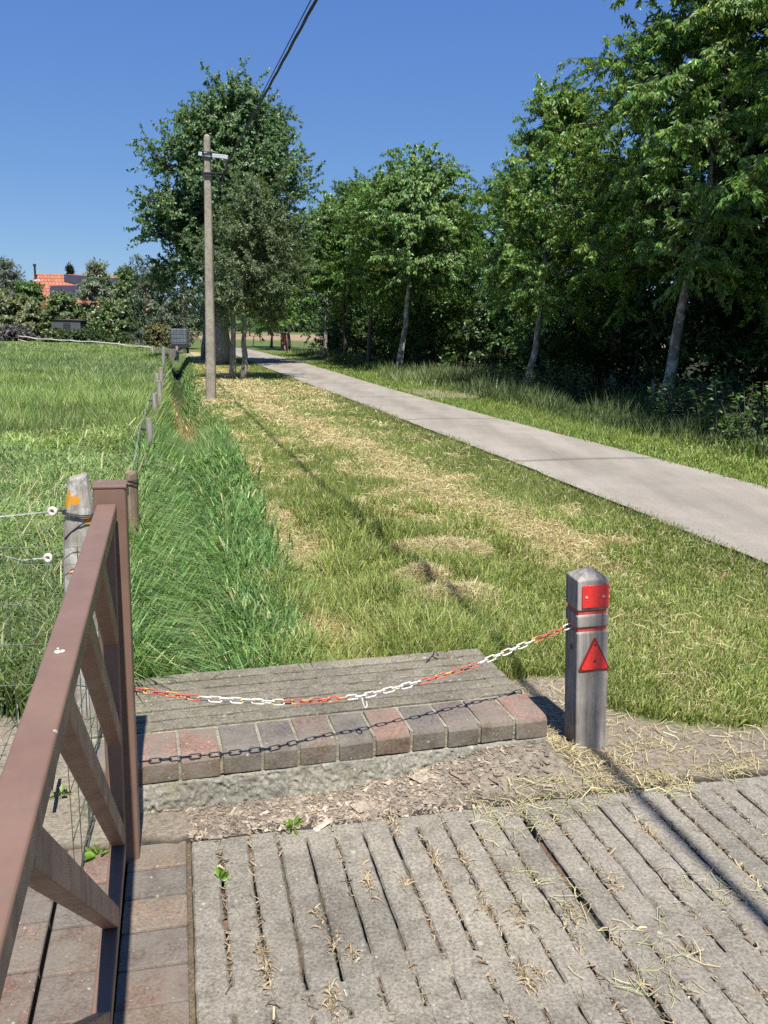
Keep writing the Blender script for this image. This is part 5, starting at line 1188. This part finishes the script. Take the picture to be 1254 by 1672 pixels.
x, y, r_ = scatter(rg, 420000, 3.2, 30, -.30, .56, 1.5); k = (x > xDR(y) - .1) & (x < xRL(y) - .05) & hmask(x, y); x, y, r_ = x[k], y[k], r_[k]
sv_ = straw(x, y); so2 = soil(x, y); k = rg.random(len(x)) < np.clip(sv_ * .6 + .035 + so2 * .07, 0, 1); x, y, r_ = x[k], y[k], r_[k]; n_ = len(x)
parts = [strands(rg, x, y, gz(x, y) + .012 + .05 * rg.random(n_) * (soil(x, y) < .3), rg.uniform(.03, .12, n_) * np.maximum(1, r_ / 9), .0024 * rg.uniform(.6, 1.6, n_) * np.maximum(1, r_ / 5), tints(rg, n_, SCOL, [4, 4, 2, 2]), .3)]
V, P_, C = merge(parts); tag(fast_mesh('loose_straw', V, P_, M['straw'], C), 'dry cut straw lying over the verge', None, kind='stuff')
# distinct hay heaps
HG = 'heaps of dry hay on the verge'
for i, (px, py, rx, hh, lab) in enumerate(HEAPS):
    c_ = at(px, py); n_ = int(6500 * (rx / .25) ** 1.3); a = rg.uniform(0, 2 * pi, n_); rr_ = rx * rg.random(n_) ** .6; x = c_[0] + rr_ * np.cos(a) * 1.15; y = c_[1] + rr_ * np.sin(a) * .8
    prof = (1 - (rr_ / rx) ** 2) * hh * (.7 + .6 * fbm(x, y, .12, 33 + i)); z = gz(x, y) + .055 + prof * rg.uniform(.4, 1.15, n_)
    V, P_, C = strands(rg, x, y, z, rg.uniform(.05, .19, n_), .0024 * rg.uniform(.6, 1.6, n_), tints(rg, n_, SCOL + [(.2, .165, .09), (.25, .27, .09)], [5, 4, 3, 2, .8, 1]), .4)
    V = V - np.array([c_[0], c_[1], 0]); o = fast_mesh('hay_heap', V, P_, M['straw'], C); o.location = (c_[0], c_[1], 0); tag(o, lab, 'hay heap', HG)
# wood chips and litter between slab and headwall
n_ = 13000; u_ = rg.uniform(-.25, 1.75, n_); v_ = rg.uniform(-.02, .62, n_); x = S0[0] + SU[0] * u_ + SV[0] * v_; y = S0[1] + SU[1] * u_ + SV[1] * v_; hu, hv = hframe(x, y)
dens = fbm(x, y, .3, 44, 3); k = (hv < -.015) & (rg.random(n_) < sstep(.15, .55, dens + .12) * sstep(1.75, 0.8, u_)) & ((u_ > -.06 + .1 * fbm(x, y, .1, 2)) | (v_ > .2)); x, y = x[k], y[k]; n_ = len(x); mb = MB(); z = gz(x, y)
CC = [(.46, .385, .29), (.38, .31, .235), (.55, .475, .37), (.26, .21, .16), (.37, .285, .21), (.31, .27, .22)]
for i in range(n_):
    L = .0060 * math.exp(rg.normal(0, .5)) * (2.8 if rg.random() < .05 else 1); a = rg.uniform(0, 2 * pi); t_ = rg.normal(0, .16, 2); U = np.array([cos(a), sin(a), t_[0]]); U /= np.linalg.norm(U); W = np.cross([t_[1] * .5, 0, 1], U); W /= np.linalg.norm(W)
    b = CC[rg.integers(6)]; f_ = rg.uniform(.75, 1.2); mb.cur = tuple(q * f_ * .9 for q in b); mb.box((x[i], y[i], z[i] + rg.uniform(.0008, .005)), (L, L * rg.uniform(.15, .5), .0012), np.array([U, W, np.cross(U, W)]))
M['chip'] = concrete_mat('wood chips', (1, 1, 1), True, 0, 0)
o = mb.build('wood_chips', M['chip']); tag(o, 'brown wood chips scattered on the soil before the headwall', None, kind='stuff')
# debris and dry weeds in the slots of the slabs
mbp = []; xs = []; ys_ = []; zs_ = []; kk = 0; u = 0.0; dryspots = []
for i in range(40):
    u0 = (i + 1) * pitch + .016 * ((i + 1) // 12)
    v_ = -rg.random(260) * 2.3; dn = noise(np.full(260, i * 7.3), v_ * 3, 1, 13); k = dn > .42
    v_ = v_[k]; uu_ = u0 + rg.normal(0, .006, len(v_)); xs.append(S0[0] + SU[0] * uu_ + SV[0] * v_); ys_.append(S0[1] + SU[1] * uu_ + SV[1] * v_)
x = np.concatenate(xs); y = np.concatenate(ys_); n_ = len(x)
V1 = strands(rg, x, y, -.012 + .016 * rg.random(n_), rg.uniform(.012, .05, n_), .003 * rg.uniform(.6, 2.2, n_), tints(rg, n_, [(.36, .28, .18), (.26, .19, .12), (.46, .38, .26), (.12, .10, .07)], [4, 3, 2, 4]), .3)
tuft = [(600, 1440), (575, 1560), (520, 1500), (545, 1545), (640, 1340), (710, 1400), (790, 1480), (845, 1500), (880, 1590), (935, 1500), (760, 1405), (430, 1570), (545, 1640), (660, 1440), (855, 1590), (1000, 1440), (1055, 1355)]
parts = [V1]
for (px, py) in tuft:
    c_ = at(px, py); kq = rg.uniform(.35, 1.25); n_ = int(95 * kq); t_ = rg.normal(0, .055 * kq, n_); w_ = rg.normal(0, .008, n_); x = c_[0] + SV[0] * t_ + SU[0] * w_; y = c_[1] + SV[1] * t_ + SU[1] * w_
    parts.append(blades(rg, x, y, rg.uniform(.008, .028, n_), .0045 * rg.uniform(.6, 1.6, n_), rg.uniform(.4, 2.0, n_), tints(rg, n_, [(.46, .36, .22), (.38, .28, .17), (.54, .46, .32), (.26, .2, .13), (.36, .33, .26)], [4, 3, 2, 2, 2]), True, np.full(n_, -.006)))
for i in range(900):
    pass
# cut grass blown over the right part of the slabs
n_ = 2600; u_ = rg.uniform(1.1, 2.6, n_); v_ = -rg.random(n_) ** 1.6 * 1.3 + .1; x = S0[0] + SU[0] * u_ + SV[0] * v_; y = S0[1] + SU[1] * u_ + SV[1] * v_; k = fbm(x, y, .22, 66) + .25 * sstep(-.3, 0.1, v_) > .62; x, y = x[k], y[k]; n_ = len(x)
parts.append(strands(rg, x, y, np.full(n_, .004) + .006 * rg.random(n_) + np.where(sframe(x, y)[1] > 0, gz(x, y), 0), rg.uniform(.03, .10, n_), .002 * rg.uniform(.7, 1.5, n_), tints(rg, n_, [(.50, .46, .26), (.36, .38, .18), (.45, .36, .2)], [3, 2, 2]), .06))
V, P_, C = merge(parts); tag(fast_mesh('dry_debris', V, P_, M['straw'], C), 'dry weeds and debris caught in the slots of the slabs', None, kind='stuff')
# little green weeds
def small_weed(px, py, n_, L, label, col_=(.16, .26, .04), z=0):
    c_ = at(px, py, z); rg_ = np.random.default_rng(int(px)); a = rg_.uniform(0, 2 * pi, n_); D = np.stack([np.cos(a), np.sin(a), rg_.uniform(.2, .9, n_)], 1); P = D * .008
    V, Fa, C = leaf_cloud(rg_, P, D * 2, L, L * .42, .1, leaf_tint(rg_, n_, col_, .2)); o = fast_mesh('small_weed', V, [Fa], M['leaf'], C); o.location = (c_[0], c_[1], c_[2] + .004); tag(o, label, 'weed', 'small green weeds between the stones')
small_weed(357, 1440, 9, .045, 'small green weed in a slot near the brick edge', z=-.005)
small_weed(478, 1352, 12, .05, 'small green weed at the edge of the slatted slab', z=.0)
small_weed(836, 1272, 7, .04, 'tiny green sprout in the soil between slab and headwall', z=.02)
small_weed(160, 1400, 14, .05, 'pale green weed between the bricks behind the gate bars')
small_weed(100, 1300, 8, .05, 'weed leaves on the gravel behind the gate')
